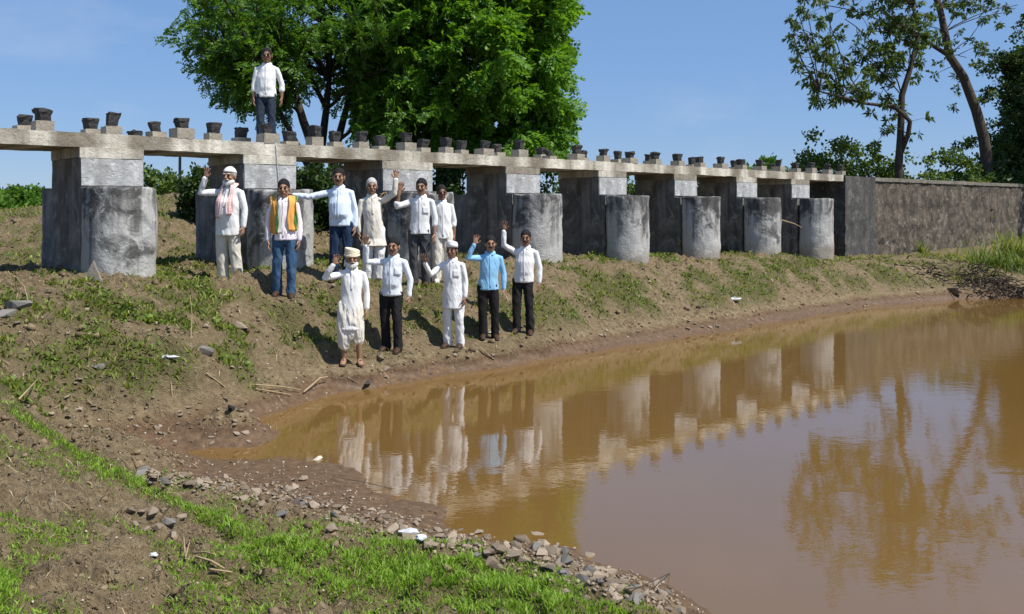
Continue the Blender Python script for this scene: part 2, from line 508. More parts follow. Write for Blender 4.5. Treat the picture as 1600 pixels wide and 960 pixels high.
for s, rows in ((1, ((-2.2, 1.45), (0, 1.5), (1.3, 1.47), (2.5, 1.16), (3.6, .72), (4.6, .28))),
                (-1, ((-2.2, 1.42), (0, 1.47), (1.3, 1.45), (2.5, 1.2), (3.7, .8), (4.8, .42), (5.4, .24))),
                (-3, ((-2.2, 1.4), (0, 1.45), (1.5, 1.4), (3, 1.12), (4.3, .72), (5.4, .42))),
                (-6, ((-2.2, 1.4), (0, 1.5), (2, 1.4), (4, 1.0), (5.5, .75))),
                (-10, ((-3, 1.4), (0, 1.6), (3, 1.5), (6, 1.3)))):
    for tt, z in rows: cst(s, tt, z)
for q in ((120, 672, .22), (170, 700, .17), (240, 706, .12), (300, 680, .09), (340, 697, .015), (360, 668, .0), (420, 648, 0), (470, 632, 0), (520, 617, 0),
          (330, 660, .07), (300, 725, .10), (360, 722, .03), (430, 724, .03), (500, 731, .035), (550, 742, .02), (450, 755, .07), (540, 775, .05),
          (640, 792, .03), (690, 790, .0), (600, 768, -.015), (590, 745, -.03), (700, 812, 0), (640, 806, .05), (700, 834, .03), (800, 846, 0), (880, 856, 0), (910, 878, .02),
          (980, 893, 0), (1050, 920, 0), (1110, 955, 0), (260, 748, .17), (380, 768, .16), (500, 795, .16), (600, 822, .17), (730, 850, .16), (850, 880, .17), (960, 915, .17), (1060, 950, .13),
          (450, 690, -.05), (560, 700, -.12), (640, 720, -.2), (520, 660, -.12), (700, 690, -.4), (800, 760, -.45), (800, 810, -.25), (950, 840, -.25), (1100, 880, -.35), (1250, 930, -.5)):
    cp(*q)
for q in ((0, 607, 7.5), (-150, 560, 8.5), (60, 667, 7.0), (130, 716, 6.65), (220, 766, 6.3), (330, 803, 5.95), (480, 836, 5.6), (640, 862, 5.35), (760, 885, 5.15), (900, 925, 4.8), (980, 958, 4.6),
          (0, 750, 5.0), (0, 960, 3.4), (200, 900, 4.25), (200, 960, 3.75), (330, 880, 4.6), (480, 900, 4.55), (500, 960, 4.0), (700, 930, 4.5), (700, 960, 4.2), (900, 960, 4.5), (-300, 900, 3.6), (-300, 700, 6)):
    cpd(*q)
for p in ((-4.3, 8.4, .62), (-3.7, 8.0, .40), (0, 0, .78), (1.0, 2.2, .45), (2.0, 3.6, .1), (2.6, 2.6, .0), (4, 1.0, .0), (6, -1, 0), (3, 0, .3), (5, 4, -.6), (9, 2, -.6), (14, 4, -.6), (8, 9, -.9), (13, 12, -.9), (5, 11.5, -.7), (17, 18, -.6),
          (20, 10, -.2), (23, 14, .8), (22, 4, .7), (24, 20, 1.0), (20, -6, .8), (6, -4, .5), (0, -5, 1.0), (-6, -3, 1.3), (-8, 3, 1.25), (-6, 1, 1.1)):
    CP.append(p)
for s, t_, z in ((-12, -6, 1.5), (-8, -5, 1.42), (-4, -5, 1.42), (-1, -5, 1.45), (-10, -12, 1.75), (-5, -12, 1.75), (-10, -25, 2.05), (0, -12, 1.9), (2.6, -4, 1.6), (3.6, -5.5, 2.25), (5, -5, 2.1), (6, -8, 2.7), (10, -5, 2.0), (10, -9, 2.75), (15, -6, 2.1), (15, -10, 2.6),
                 (21, -4, 2.4), (27, -4, 2.6), (35, -5, 2.6), (5, -20, 2.3), (15, -20, 2.3), (25, -18, 2.4), (5, -35, 2.1), (-10, -40, 2.1), (28, -35, 2.1), (34, 4.5, .72), (34, 1, .74), (40, 3, .72), (40, 8, .4), (46, 4, .9), (40, -4, 2.6)):
    cst(s, t_, z)
for nm, (px, py, d) in PEOPLE_SPOTS.items():
    cpd(px, py, d)
CP = np.array(CP)
_D = np.hypot(CP[:, None, 0] - CP[None, :, 0], CP[:, None, 1] - CP[None, :, 1])
nC = len(CP)
A = np.zeros((nC + 3, nC + 3))
A[:nC, :nC] = -np.sqrt(_D ** 2 + 0.04) - np.eye(nC) * 0.01
A[:nC, nC] = 1; A[:nC, nC + 1:] = CP[:, :2]; A[nC, :nC] = 1; A[nC + 1:, :nC] = CP[:, :2].T
_w = np.linalg.solve(A, np.concatenate([CP[:, 2], [0, 0, 0]]))
def base_z(X, Y):
    X = np.atleast_1d(np.asarray(X, float)); Y = np.atleast_1d(np.asarray(Y, float))
    out = np.zeros(len(X))
    for i in range(0, len(X), 20000):
        x = X[i:i + 20000]; y = Y[i:i + 20000]
        r = np.sqrt((x[:, None] - CP[None, :, 0]) ** 2 + (y[:, None] - CP[None, :, 1]) ** 2 + 0.04)
        out[i:i + 20000] = -r @ _w[:nC] + _w[nC] + x * _w[nC + 1] + y * _w[nC + 2]
    dc = np.hypot(X - 4, Y - 12)
    k = np.clip((dc - 42) / 30, 0, 1); k = k * k * (3 - 2 * k)
    far = 2.02 + 0.25 * (fbm(X, Y, 0.03, 2, 77) - 0.5)
    return out * (1 - k) + far * k
def gz(X, Y):
    """ground height with its clods and hollows"""
    X = np.atleast_1d(np.asarray(X, float)); Y = np.atleast_1d(np.asarray(Y, float))
    z = base_z(X, Y)
    rough = np.clip((z - 0.02) / 0.35, 0.12, 1.0)
    n = (fbm(X, Y, 1.1, 3, 3) - 0.5) * 0.16 + (np.abs(fbm(X, Y, 4.5, 4, 9) - 0.5) - 0.09) * 0.34 + (fbm(X, Y, 15, 3, 21) - 0.5) * 0.085
    far = np.clip(1 - (np.hypot(X, Y) - 40) / 60, 0.2, 1)
    return z + n * rough * far * np.where(np.hypot(X, Y) < 2, 0.4, 1)
_gz_raw = gz
_FH = []
for _px, _py, _d in PEOPLE_SPOTS.values():
    _x = PXD(_px, _d); _FH.append((_x, _d, float(base_z(_x, _d)[0])))
def gz(X, Y):
    """ground with a trodden level foothold under every standing man"""
    X = np.atleast_1d(np.asarray(X, float)); Y = np.atleast_1d(np.asarray(Y, float))
    z = _gz_raw(X, Y)
    for fx, fy, fz in _FH:
        q = np.clip(1 - (np.hypot((X - fx) / 1.15, Y - .06 - (fy - .16)) - .27) / .16, 0, 1); q = q * q * (3 - 2 * q)
        z = z * (1 - q) + (fz + (z - fz) * .12) * q
    return z
def gz1(X, Y): return float(gz(X, Y)[0])
def pix(X, Y, Z): return 800 + F * X / Y, HY - F * (Z - CZ) / Y
# photo row of ground -> world (march along the ray)
def ground_at(px, py, dmin=2.5, dmax=60):
    d = np.exp(np.linspace(math.log(dmin), math.log(dmax), 900))
    zr = CZ + (HY - py) * d / F
    g = gz(PXD(px, d), d)
    i = np.argmax(g > zr)
    return Vector((PXD(px, d[i]), d[i], g[i]))

# ---- ground mesh: fan of rings round the camera
ang = np.concatenate([np.arange(-180, -34, 3.0), np.arange(-34, 34, 0.14), np.arange(34, 180, 3.0)]) * math.pi / 180
rad = np.concatenate([np.linspace(0.6, 3.2, 22, endpoint=False), np.exp(np.linspace(math.log(3.2), math.log(32), 520, endpoint=False)), np.exp(np.linspace(math.log(32), math.log(3000), 60))])
AA, RR = np.meshgrid(ang, rad, indexing='ij')
GX = (RR * np.sin(AA)).ravel(); GY = (RR * np.cos(AA)).ravel()
GZ = gz(GX, GY)
na, nr = len(ang), len(rad)
ii = np.arange(na)[:, None]; jj = np.arange(nr - 1)[None, :]
i2 = (ii + 1) % na
quads = np.stack([ii * nr + jj, ii * nr + jj + 1, i2 * nr + jj + 1, i2 * nr + jj], -1).reshape(-1, 4)[:, ::-1]
gme = arrays_mesh('ground', np.stack([GX, GY, GZ], 1), quads)

STRIP = np.array([(20, 640), (110, 705), (200, 752), (300, 797), (420, 828), (560, 850), (700, 878), (850, 915), (960, 950), (1000, 980)], float)
def seg_dist(px, py, poly):
    best = np.full(px.shape, 1e9)
    for a, b in zip(poly[:-1], poly[1:]):
        ab = b - a; tt = np.clip(((px - a[0]) * ab[0] + (py - a[1]) * ab[1]) / (ab @ ab), 0, 1)
        best = np.minimum(best, np.hypot(px - a[0] - tt * ab[0], py - a[1] - tt * ab[1]))
    return best
def grass_density(X, Y, Z):
    """how much of the soil is grown over, 0..1 (a near bright turf strip, patchy weeds elsewhere)"""
    Ys = np.maximum(Y, 0.3)
    px, py = pix(X, Ys, Z)
    n = fbm(X, Y, 0.9, 4, 41); n2 = fbm(X, Y, 3.2, 3, 55)
    near = (np.hypot(X, Y) < 8.3) & (Y > 0.5)
    wdt = np.interp(px, [0, 120, 300, 450, 650, 900, 1000], [9, 15, 20, 44, 68, 52, 22])
    off = py + np.interp(px, [0, 300, 450, 1000], [0, 0, -26, -26])
    strip = np.clip(1.2 - seg_dist(px, off, STRIP) / wdt + (n2 - .5) * 1.6, 0, 1) * near * (Z > 0.22)
    nearw = np.clip((n - 0.55) * 3 + (n2 - 0.5) * 3.0, 0, 0.42) * near * (Z > 0.3)
    corner = np.clip(1.3 - np.hypot((px + 10) / 38, (py - 925) / 48) + (n2 - .5), 0, 1) * near
    bank = np.clip((n - 0.36) * 4.0 + (n2 - 0.5) * 3.4, 0, 1) * (~near) * np.clip((Z - 0.22) / 0.3, 0, 1)
    s, t = to_st(X, Y)
    bank = bank * np.where((s < 3) & (t > 0), 1.0, np.where(t > 0, np.where(s > 8.5, 1.0, 0.85), 0.7))
    patch = np.clip(1.3 - np.hypot((px - 170) / 190, (py - 570) / 62) + (n2 - .5) * 1.4, 0, 1) * (~near)
    return np.clip(np.maximum.reduce([strip, nearw, corner, bank, patch * 0.95]), 0, 1)
GD = grass_density(GX, GY, GZ)
s_, t_ = to_st(GX, GY)
WET = np.clip(1.0 - (GZ - 0.06) / 0.26, 0, 1)
WET = np.where(np.hypot(GX - 4, GY - 12) > 30, 0, WET)
for nm, arr in (('grass', GD), ('wet', WET)):
    a = gme.attributes.new(nm, 'FLOAT', 'POINT'); a.data.foreach_set('value', arr.astype(np.float32))
g_o = link_mesh('ground', gme, M['ground'], None, True)
tag(g_o, kind='structure')

# ---- water
wb = MB()
nx = 40
xs = np.linspace(-7.5, 21.5, nx); ys = np.linspace(-4, 26, nx)
wv = [(x, y, 0.0) for y in ys for x in xs]
wf = [(j * nx + i, j * nx + i + 1, (j + 1) * nx + i + 1, (j + 1) * nx + i) for j in range(nx - 1) for i in range(nx - 1)]
wb.add(wv, wf)
tag(wb.build('water', M['water'], None, True), kind='structure')

# ------------------------------------------------------------------ the weir
weir = empty('weir', (X0, Y0, 0), RZ)
tag(weir, 'long stained concrete weir bridge with rounded piers and black stone posts', 'weir')

def rough_box(mb, x0, x1, y0, y1, z0, z1, step=0.12, amp=0.012, seed=0, top_amp=None):
    """box of subdivided faces with uneven surface"""
    bm = bmesh.new()
    nx = max(1, int((x1 - x0) / step)); ny = max(1, int((y1 - y0) / step)); nz = max(1, int((z1 - z0) / step))
    idx = {}
    V = []; Fs = []
    def vid(i, j, k):
        key = (i, j, k)
        if key not in idx:
            idx[key] = len(V)
            V.append((x0 + (x1 - x0) * i / nx, y0 + (y1 - y0) * j / ny, z0 + (z1 - z0) * k / nz))
        return idx[key]
    for i in range(nx):
        for j in range(ny):
            Fs.append((vid(i, j, 0), vid(i, j + 1, 0), vid(i + 1, j + 1, 0), vid(i + 1, j, 0)))
            Fs.append((vid(i, j, nz), vid(i + 1, j, nz), vid(i + 1, j + 1, nz), vid(i, j + 1, nz)))
    for i in range(nx):
        for k in range(nz):
            Fs.append((vid(i, 0, k), vid(i + 1, 0, k), vid(i + 1, 0, k + 1), vid(i, 0, k + 1)))
            Fs.append((vid(i, ny, k), vid(i, ny, k + 1), vid(i + 1, ny, k + 1), vid(i + 1, ny, k)))
    for j in range(ny):
        for k in range(nz):
            Fs.append((vid(0, j, k), vid(0, j, k + 1), vid(0, j + 1, k + 1), vid(0, j + 1, k)))
            Fs.append((vid(nx, j, k), vid(nx, j + 1, k), vid(nx, j + 1, k + 1), vid(nx, j, k + 1)))
    p = np.array(V)
    off = np.stack([vnoise3(p * 5 + seed * 3.1, 1 + q) - 0.5 for q in range(3)], 1) * 2 * amp
    off += np.stack([vnoise3(p * 14 + seed * 5.7, 5 + q) - 0.5 for q in range(3)], 1) * amp
    mb.add(p + off, Fs)
    bm.free()

FRONT_POSTS = [72, 180, 290, 339, 425, 498, 571, 642, 704, 764, 819, 866, 908, 950, 991, 1031, 1066, 1100, 1133, 1165, 1194, 1223, 1249, 1274, 1299, 1320]
BACK_POSTS = [38, 143, 244, 377, 452, 524, 595, 660, 721, 777, 846, 911, 965, 1013, 1081, 1147, 1207, 1262]
SP = [s_at(p) for p in FRONT_POSTS]
S_END = s_at(1318)
# deck slab: subdivided, uneven lower front edge, attribute 'wash' (lime wash runs under every post)
mb = MB(); rough_box(mb, -4.6, S_END, 0.0, 1.46, 3.285, HD, 0.07, 0.009, 2)
deck = mb.build('deck', M['deck'], weir)
co = np.array([v.co[:] for v in deck.data.vertices])
wash = np.zeros(len(co))
rr = np.random.default_rng(3)
for s in SP:
    wd = 0.13 + rr.random() * 0.12; sh = rr.normal() * 0.03
    wash = np.maximum(wash, np.clip(1.5 - np.abs(co[:, 0] - s - sh) / wd, 0, 1) * (0.5 + 0.5 * rr.random()))
wash = np.clip(wash * 1.05 + 0.5 * np.clip((fbm(co[:, 0], co[:, 2], 0.9, 3, 4) - 0.5) * 5, 0, 1), 0, 1)
a = deck.data.attributes.new('wash', 'FLOAT', 'POINT'); a.data.foreach_set('value', wash.astype(np.float32))

PL = [125, 380, 597, 790, 935, 1053, 1150, 1236]; PR = [224, 462, 675, 843, 978, 1088, 1182, 1264]
piers = [(s_at(a), s_at(b)) for a, b in zip(PL, PR)]
piers = [(piers[0][0] - 3.2, piers[0][1] - 3.2)] + piers
def nose_mesh(w, seed):
    """rounded upstream nose of a pier, U-shaped in plan with a worn top edge"""
    r = w / 2 + 0.03
    prof = [(-r, -0.31)]
    cy = -0.47
    pts = []
    for k in range(3): pts.append((-r, -0.31 + (cy + 0.31) * k / 3))
    for k in range(25):
        a_ = math.pi + math.pi * k / 24
        pts.append((r * math.cos(a_), cy + r * math.sin(a_) * 0.98))
    for k in range(2, -1, -1): pts.append((r, -0.31 + (cy + 0.31) * k / 3))
    for k in range(1, 8): pts.append((r - 2 * r * k / 8, -0.31))
    c = (0, -0.52)
    lv = [(0.55, 1.0)] + [(0.55 + 0.09 * k, 1.0) for k in range(1, 24)] + [(2.675, 1.0), (2.70, 0.992), (2.71, 0.965), (2.712, 0.7), (2.714, 0.35)]
    V = []; Fs = []
    n = len(pts)
    for z, k in lv:
        for x, y in pts:
            V.append((c[0] + (x - c[0]) * k, c[1] + (y - c[1]) * k, z))
    for i in range(len(lv) - 1):
        for j in range(n):
            Fs.append((i * n + j, i * n + (j + 1) % n, (i + 1) * n + (j + 1) % n, (i + 1) * n + j))
    V.append((c[0], c[1], 2.714)); e = len(V) - 1
    o = (len(lv) - 1) * n
    for j in range(n): Fs.append((o + j, o + (j + 1) % n, e))
    p = np.array(V)
    q = p + seed * 7.7
    d = (vnoise3(q * 3.0, 3) - 0.5) * 0.035 + (vnoise3(q * 9, 4) - 0.5) * 0.02 + (vnoise3(q * 24, 6) - 0.5) * 0.008
    out = p - np.array([c[0], c[1], 0]); out[:, 2] = 0
    ln = np.linalg.norm(out, axis=1, keepdims=True) + 1e-6
    p = p + out / ln * d[:, None]
    chip = np.clip(vnoise3(q * 4, 8) - 0.5, 0, 1) * np.clip((p[:, 2] - 2.6) / 0.1, 0, 1)
    p[:, 2] += (vnoise3(q * 6, 9) - 0.5) * 0.03 * (p[:, 2] > 2.6) - chip * 0.12
    mbn = MB(); mbn.add(p, Fs); return mbn
for i, (a_, b_) in enumerate(piers):
    c = (a_ + b_) / 2; w = b_ - a_
    pr = empty('pier', (c, 0, 0), 0, weir)
    h = w / 2
    mb = MB()
    rough_box(mb, -h, h, 0.0, 1.22, 0.5, 3.135, 0.13, 0.007, i)
    mb.build('shaft', M['pier'], pr)
    mb = MB(); rough_box(mb, -h - .004, h + .004, -0.012, 1.24, 3.137, 3.283, 0.07, 0.006, i + 20)
    cap = mb.build('cap', M['deck'], pr)
    cc = np.array([v.co[:] for v in cap.data.vertices])
    wa = np.clip((fbm(cc[:, 0] + c, cc[:, 2], 1.3, 3, 14) - 0.42) * 4, 0, 0.8)
    at = cap.data.attributes.new('wash', 'FLOAT', 'POINT'); at.data.foreach_set('value', wa.astype(np.float32))
    mb = MB(); rough_box(mb, -h + .01, h - .008, -0.022, -0.001, 2.74, 3.128, 0.06, 0.004, i + 40)
    mb.build('plaster_panel', M['panel'], pr)
    mb = MB(); rough_box(mb, -h, h, -0.2, -0.003, 0.5, 2.70, 0.07, 0.013, i + 60)
    mb.build('shoulder', M['pier'], pr)
    mb = MB(); rough_box(mb, -h + .14, h - .14, -0.33, -0.19, 0.5, 2.62, 0.14, 0.006, i + 80)
    mb.build('groove_back', M['stone_groove_dark'], pr)  # concrete recess coloured black, the shade inside the groove put into its colour
    nz = nose_mesh(w, i + 1).build('nose', M['nose'], pr, True); nz.location = (-0.065, 0.0, 0.0)
    mb = MB(); rough_box(mb, -h + .03, h - .03, 1.222, 1.8, 0.5, 2.72, 0.13, 0.007, i + 90)
    mb.build('rear_buttress', M['pier'], pr)

# posts: pale plinth with a dark stone on it
def plinth_mesh(seed, w, h):
    mb = MB(); rough_box(mb, -w / 2, w / 2, -w / 2, w / 2, 0, h, 0.06, 0.008, seed); return mb.mesh('plinth')
def cap_mesh(seed, w, h, lean=0.0):
    r = random.Random(seed)
    V = []; Fs = []
    lv = [(0, .80), (.12, .82), (.55, .9), (.78, 1.0), (.93, 1.03), (1.0, .93)]
    base = []
    nseg = 4
    for a, b in ((-1, -1), (1, -1), (1, 1), (-1, 1)):
        base.append((a, b))
    ring = []
    for i in range(4):
        a = base[i]; b = base[(i + 1) % 4]
        for k in range(3):
            q = (a[0] + (b[0] - a[0]) * k / 3, a[1] + (b[1] - a[1]) * k / 3)
            l = 1.0 if k else 0.93
            ring.append((q[0] * l, q[1] * l))
    n = len(ring)
    for z, k in lv:
        for x, y in ring:
            V.append((x * w / 2 * k + r.gauss(0, .007) + lean * z, y * w / 2 * k + r.gauss(0, .007), z * h + r.gauss(0, .007)))
    for i in range(len(lv) - 1):
        for j in range(n):
            Fs.append((i * n + j, i * n + (j + 1) % n, (i + 1) * n + (j + 1) % n, (i + 1) * n + j))
    Fs.append(tuple(reversed(range(n))))
    Fs.append(tuple((len(lv) - 1) * n + j for j in range(n)))
    mb = MB(); mb.add(V, Fs); return mb.mesh('cap_stone')
rp = random.Random(9)
def post(s, y, ph, ch, lean=0, cw=None, broken=False):
    sd = rp.randint(0, 9999)
    w = 0.25 + rp.uniform(-.04, .04)
    e = empty('post', (s, y, HD - 0.004), rp.uniform(-.05, .05), weir)
    link_mesh('plinth', plinth_mesh(sd, w, ph), M['plinth'], e)
    c = link_mesh('cap_stone', cap_mesh(sd + 1, cw or (0.185 + rp.uniform(-.02, .02)), ch, lean), M['stone_groove_dark'], e)
    c.location = (rp.uniform(-.01, .01), rp.uniform(-.01, .01), ph - 0.006)
    c.rotation_euler = (rp.uniform(-.06, .06), rp.uniform(-.08, .08), rp.uniform(-.35, .35))
for k, p in enumerate(FRONT_POSTS):
    lean = 0.0; ph = 0.15; ch = 0.185; cw = None
    if p == 866: ph, ch, lean, cw = 0.09, 0.15, -0.08, 0.15
    if p == 704: ph, ch = 0.11, 0.2
    post(SP[k], 0.14, ph + rp.uniform(-.035, .02), ch + rp.uniform(-.03, .03), lean or rp.uniform(-.03, .03), cw or .185 + rp.uniform(-.025, .02))
for k, p in enumerate(BACK_POSTS):
    post(s_at(p, -1.2), 1.2, 0.165 + rp.uniform(-.02, .02), 0.185 + rp.uniform(-.03, .03), rp.uniform(-.02, .02))
post(s_at(211, -1.2), 1.2, 0.07, 0.11)
# rusty stop plates low in two openings
for k, z1 in ((6, 1.42), (8, 1.62)):
    a_ = piers[k][1]; b_ = piers[k + 1][0] if k + 1 < len(piers) else S_END
    mb = MB(); rough_box(mb, a_ + .01, b_ - .01, 0.25, 0.30, 0.6, z1, 0.15, 0.006, 70 + k)
    mb.build('stop_plate', M['rust'], weir)
# abutment
mb = MB(); rough_box(mb, S_END + .005, s_at(1365), -0.06, 1.6, 0.4, 3.46, 0.16, 0.012, 120)
tag(link_mesh('abutment', mb.mesh('abutment'), M['abut'], weir))
# string hanging over the deck edge
mb = MB()
s1 = s_at(430)
mb.tube([(s1 - .01, .3, HD + .02), (s1, .0, HD + .01), (s1 + .01, -.03, HD - .1), (s1 + .02, -.035, HD - .4), (s1 + .06, -.05, HD - .75)], [.007] * 5, 6)
string = mb.build('hanging_string', M['plastic']); string.parent = None
string.matrix_world = Matrix.Translation((X0, Y0, 0)) @ Matrix.Rotation(RZ, 4, 'Z')
tag(string, 'thin white string hanging over the deck edge above the man in orange scarf', 'string')

# wing wall beyond the abutment
sa = s_at(1365) + 0.01
ax, ay = st(sa, 0.0); bx, by = PXD(1600, 38.4), 38.4
dirw = Vector((bx - ax, by - ay)); dirw.normalize()
wall = empty('wing_wall', (ax, ay, 0), math.atan2(dirw.y, dirw.x))
tag(wall, 'dark brown stained masonry wing wall running on from the weir abutment', 'wall')
mb = MB(); rough_box(mb, 0, 22, -0.02, 0.55, 0.2, 3.33, 0.2, 0.03, 140)
mb.build('face', M['wall'], wall)
mb = MB(); rough_box(mb, -0.0, 22, -0.06, 0.6, 3.335, 3.46, 0.14, 0.012, 150)
mb.build('coping', M['coping'], wall)

# ------------------------------------------------------------------ vegetation
def rot_from_dirs(d, roll):
    """(n,3) unit directions -> rotation matrices with local x along d"""
    up = np.tile(np.array([[0, 0, 1.0]]), (len(d), 1))
    y = np.cross(up, d); ln = np.linalg.norm(y, axis=1, keepdims=True); y = np.where(ln > 1e-4, y / np.maximum(ln, 1e-4), np.array([[0, 1, 0]]))
    z = np.cross(d, y)
    c = np.cos(roll)[:, None]; s = np.sin(roll)[:, None]
    y2 = y * c + z * s; z2 = -y * s + z * c
    return np.stack([d, y2, z2], 2)
def instance(tv, tf, pos, R, sc):
    """many copies of a template as one vertex/face array"""
    n = len(pos); k = len(tv)
    V = np.einsum('nij,kj->nki', R, tv) * sc[:, None, None] + pos[:, None, :]
    Fc = tf[None] + (np.arange(n) * k)[:, None, None]
    return V.reshape(-1, 3), Fc.reshape(-1, tf.shape[1])
def spray_template(pairs=6, length=0.4, ll=0.11, lw=0.034, droop=0.25, seed=0):
    r = np.random.default_rng(seed); V = []; Q = []
    for i in range(pairs):
        for sgn in (-1, 1):
            x = length * (0.18 + 0.82 * i / (pairs - 1)); z = -droop * length * (x / length) ** 2
            a = math.radians(r.uniform(38, 66)) * sgn
            l = ll * r.uniform(.8, 1.15) * (1 - 0.25 * abs(i / (pairs - 1) - .45)); w = lw * r.uniform(.85, 1.2)
            dx, dy = math.cos(a), math.sin(a); dz = -r.uniform(.05, .5)
            p = np.array([x, 0, z]); e = p + np.array([dx, dy, dz]) * l; m = (p * .5 + e * .5)
            q = np.array([-dy, dx, r.uniform(-.5, .5)]) * w
            n = len(V); V += [p, m + q, e, m - q]; Q.append((n, n + 1, n + 2, n + 3))
    return np.array(V), np.array(Q)
def star_template(k=7, ll=0.17, lw=0.04, seed=0):
    r = np.random.default_rng(seed); V = []; Q = []
    for i in range(k):
        a = 2 * math.pi * i / k + r.uniform(-.2, .2)
        d = np.array([0.45 + r.uniform(-.3, .25), math.cos(a), math.sin(a)]); d /= np.linalg.norm(d); d[2] -= .35
        l = ll * r.uniform(.75, 1.15); q = np.cross(d, np.array([r.uniform(-1, 1), r.uniform(-1, 1), 1.0])); q /= np.linalg.norm(q); q *= lw * r.uniform(.8, 1.2)
        p = d * .015; m = d * l * .55; e = d * l
        n = len(V); V += [p, m + q, e, m - q]; Q.append((n, n + 1, n + 2, n + 3))
    return np.array(V), np.array(Q)
def ovate_template(k=5, ll=0.12, lw=0.045, seed=0):
    r = np.random.default_rng(seed); V = []; Q = []
    for i in range(k):
        d = r.normal(size=3); d[2] *= .6; d /= np.linalg.norm(d)
        p = d * ll * .3 + r.normal(size=3) * ll * .35
        l = ll * r.uniform(.7, 1.2); q = np.cross(d, r.normal(size=3)); q /= np.linalg.norm(q); q *= lw * r.uniform(.8, 1.2)
        m = p + d * l * .5; e = p + d * l
        n = len(V); V += [p, m + q, e, m - q]; Q.append((n, n + 1, n + 2, n + 3))
    return np.array(V), np.array(Q)
def unit(n, r):
    v = r.normal(size=(n, 3)); return v / np.linalg.norm(v, axis=1, keepdims=True)
def crown(clumps, crad, nspray, tmpl, r, out_bias=0.5, droop=0.35, sc=(.75, 1.25), center=None, flat=0.7):
    """clumps (n,3); crad (n,) clump radius; leaves fan outwards from every clump"""
    n = len(clumps)
    pos = np.repeat(clumps, nspray, 0); cr = np.repeat(crad, nspray)
    d = unit(len(pos), r)
    if center is not None:
        o = pos - center; o /= (np.linalg.norm(o, axis=1, keepdims=True) + 1e-6)
        d = d + o * out_bias
    d[:, 2] = d[:, 2] * flat - droop * r.random(len(d)); d /= np.linalg.norm(d, axis=1, keepdims=True)
    off = unit(len(pos), r) * (r.random(len(pos)) ** .5 * cr)[:, None]; off[:, 2] *= 0.62
    R = rot_from_dirs(d, r.normal(size=len(d)) * .7)
    s = r.uniform(*sc, size=len(pos))
    Vs = []; Fs = []; n0 = 0
    tid = r.integers(0, len(tmpl), len(pos))
    for k, (tv, tf) in enumerate(tmpl):
        m = tid == k
        if not m.any(): continue
        V, Fc = instance(tv, tf, (pos + off)[m], R[m], s[m])
        Vs.append(V); Fs.append(Fc + n0); n0 += len(V)
    return np.concatenate(Vs), np.concatenate(Fs)
def bez(p0, p1, p2, n=8):
    return [p0 * (1 - u) ** 2 + p1 * 2 * u * (1 - u) + p2 * u * u for u in np.linspace(0, 1, n)]
def limb(mb, p0, p2, r0, r1, sag=0.0, bend=None, n=8, seg=7, rnd=None):
    p0 = Vector(p0); p2 = Vector(p2)
    mid = (p0 + p2) / 2 + Vector((0, 0, sag))
    if bend is not None: mid += Vector(bend)
    pts = bez(p0, mid, p2, n)
    if rnd:
        for i in range(1, n - 1): pts[i] = pts[i] + Vector((rnd.gauss(0, 1), rnd.gauss(0, 1), rnd.gauss(0, 1))) * (r0 + r1) * .35
    mb.tube(pts, [r0 + (r1 - r0) * (i / (n - 1)) ** .8 for i in range(n)], seg, rnd=False)
    return pts

SPRAYS = [spray_template(6, .42, .13, .036, .3, k) for k in range(4)]
STARS = [star_template(8, .23, .042, k) for k in range(4)]
OVATE = [ovate_template(6, .15, .05, k) for k in range(4)]
OVATE_BIG = [ovate_template(6, .34, .13, k) for k in range(4)]

def tree_from_targets(name, label, base_pts, targets, clump_n, clump_spread, leaf, bark, tmpl, nspray, crad, seed, trunk_r=.16, group=None, droop=.35, limb_r=.07, sub=4, center=None, out_bias=.5, sc=(.75, 1.25), extra=None, tw=.018):
    """base_pts: trunk polyline(s); targets: limb end points (Vectors); clumps gather along the outer limbs"""
    r = np.random.default_rng(seed); rd = random.Random(seed)
    root = empty(name, tuple(base_pts[0][0]))
    tag(root, label, 'tree', group)
    o0 = Vector(base_pts[0][0])
    tb = MB(); cl = []
    tops = []
    for path, (ra, rb) in zip(base_pts, [trunk_r] * len(base_pts) if not isinstance(trunk_r, list) else trunk_r):
        n = len(path)
        tb.tube([Vector(p) - o0 for p in path], [ra + (rb - ra) * i / (n - 1) for i in range(n)], 10, rnd=False)
        tops.append([Vector(p) for p in path])
    for tg in targets:
        tg = Vector(tg)
        best = None
        for path in tops:
            for i, p in enumerate(path):
                if i == 0: continue
                c = (p - tg).length + (0.0 if p.z < tg.z else 2 * (p.z - tg.z))
                c += rd.random() * 1.2
                if best is None or c < best[0]: best = (c, p)
        st_ = best[1]
        L = (tg - st_).length
        pts = limb(tb, st_ - o0, tg - o0, limb_r * (0.6 + .09 * L), .016, sag=L * .10, bend=(rd.gauss(0, .06) * L, rd.gauss(0, .06) * L, 0), rnd=rd)
        for k in range(clump_n):
            u = rd.uniform(.35, 1.0) ** .8
            q = pts[min(len(pts) - 1, int(u * (len(pts) - 1) + .5))] + o0
            c = q + Vector(r.normal(size=3)) * clump_spread * (.35 + .65 * u)
            cl.append(c)
            if k % sub == 0:
                limb(tb, q - o0, c - o0, tw, .006, sag=.05, n=4, seg=4)
    if extra is not None: cl += [Vector(e) for e in extra]
    tb.build('trunk', bark, root, True)
    cl = np.array([c[:] for c in cl]) - np.array(o0[:])
    cr = r.uniform(.6, 1.3, len(cl)) * crad
    V, Fc = crown(cl, cr, nspray, tmpl, r, out_bias, droop, sc, None if center is None else np.array(center) - np.array(o0[:]))
    link_mesh('crown', arrays_mesh('crown', V, Fc), leaf, root)
    return root

def gpt(px, d, dz=-0.1):
    x = PXD(px, d); return Vector((x, d, gz1(x, d) + dz))
rt = random.Random(21)
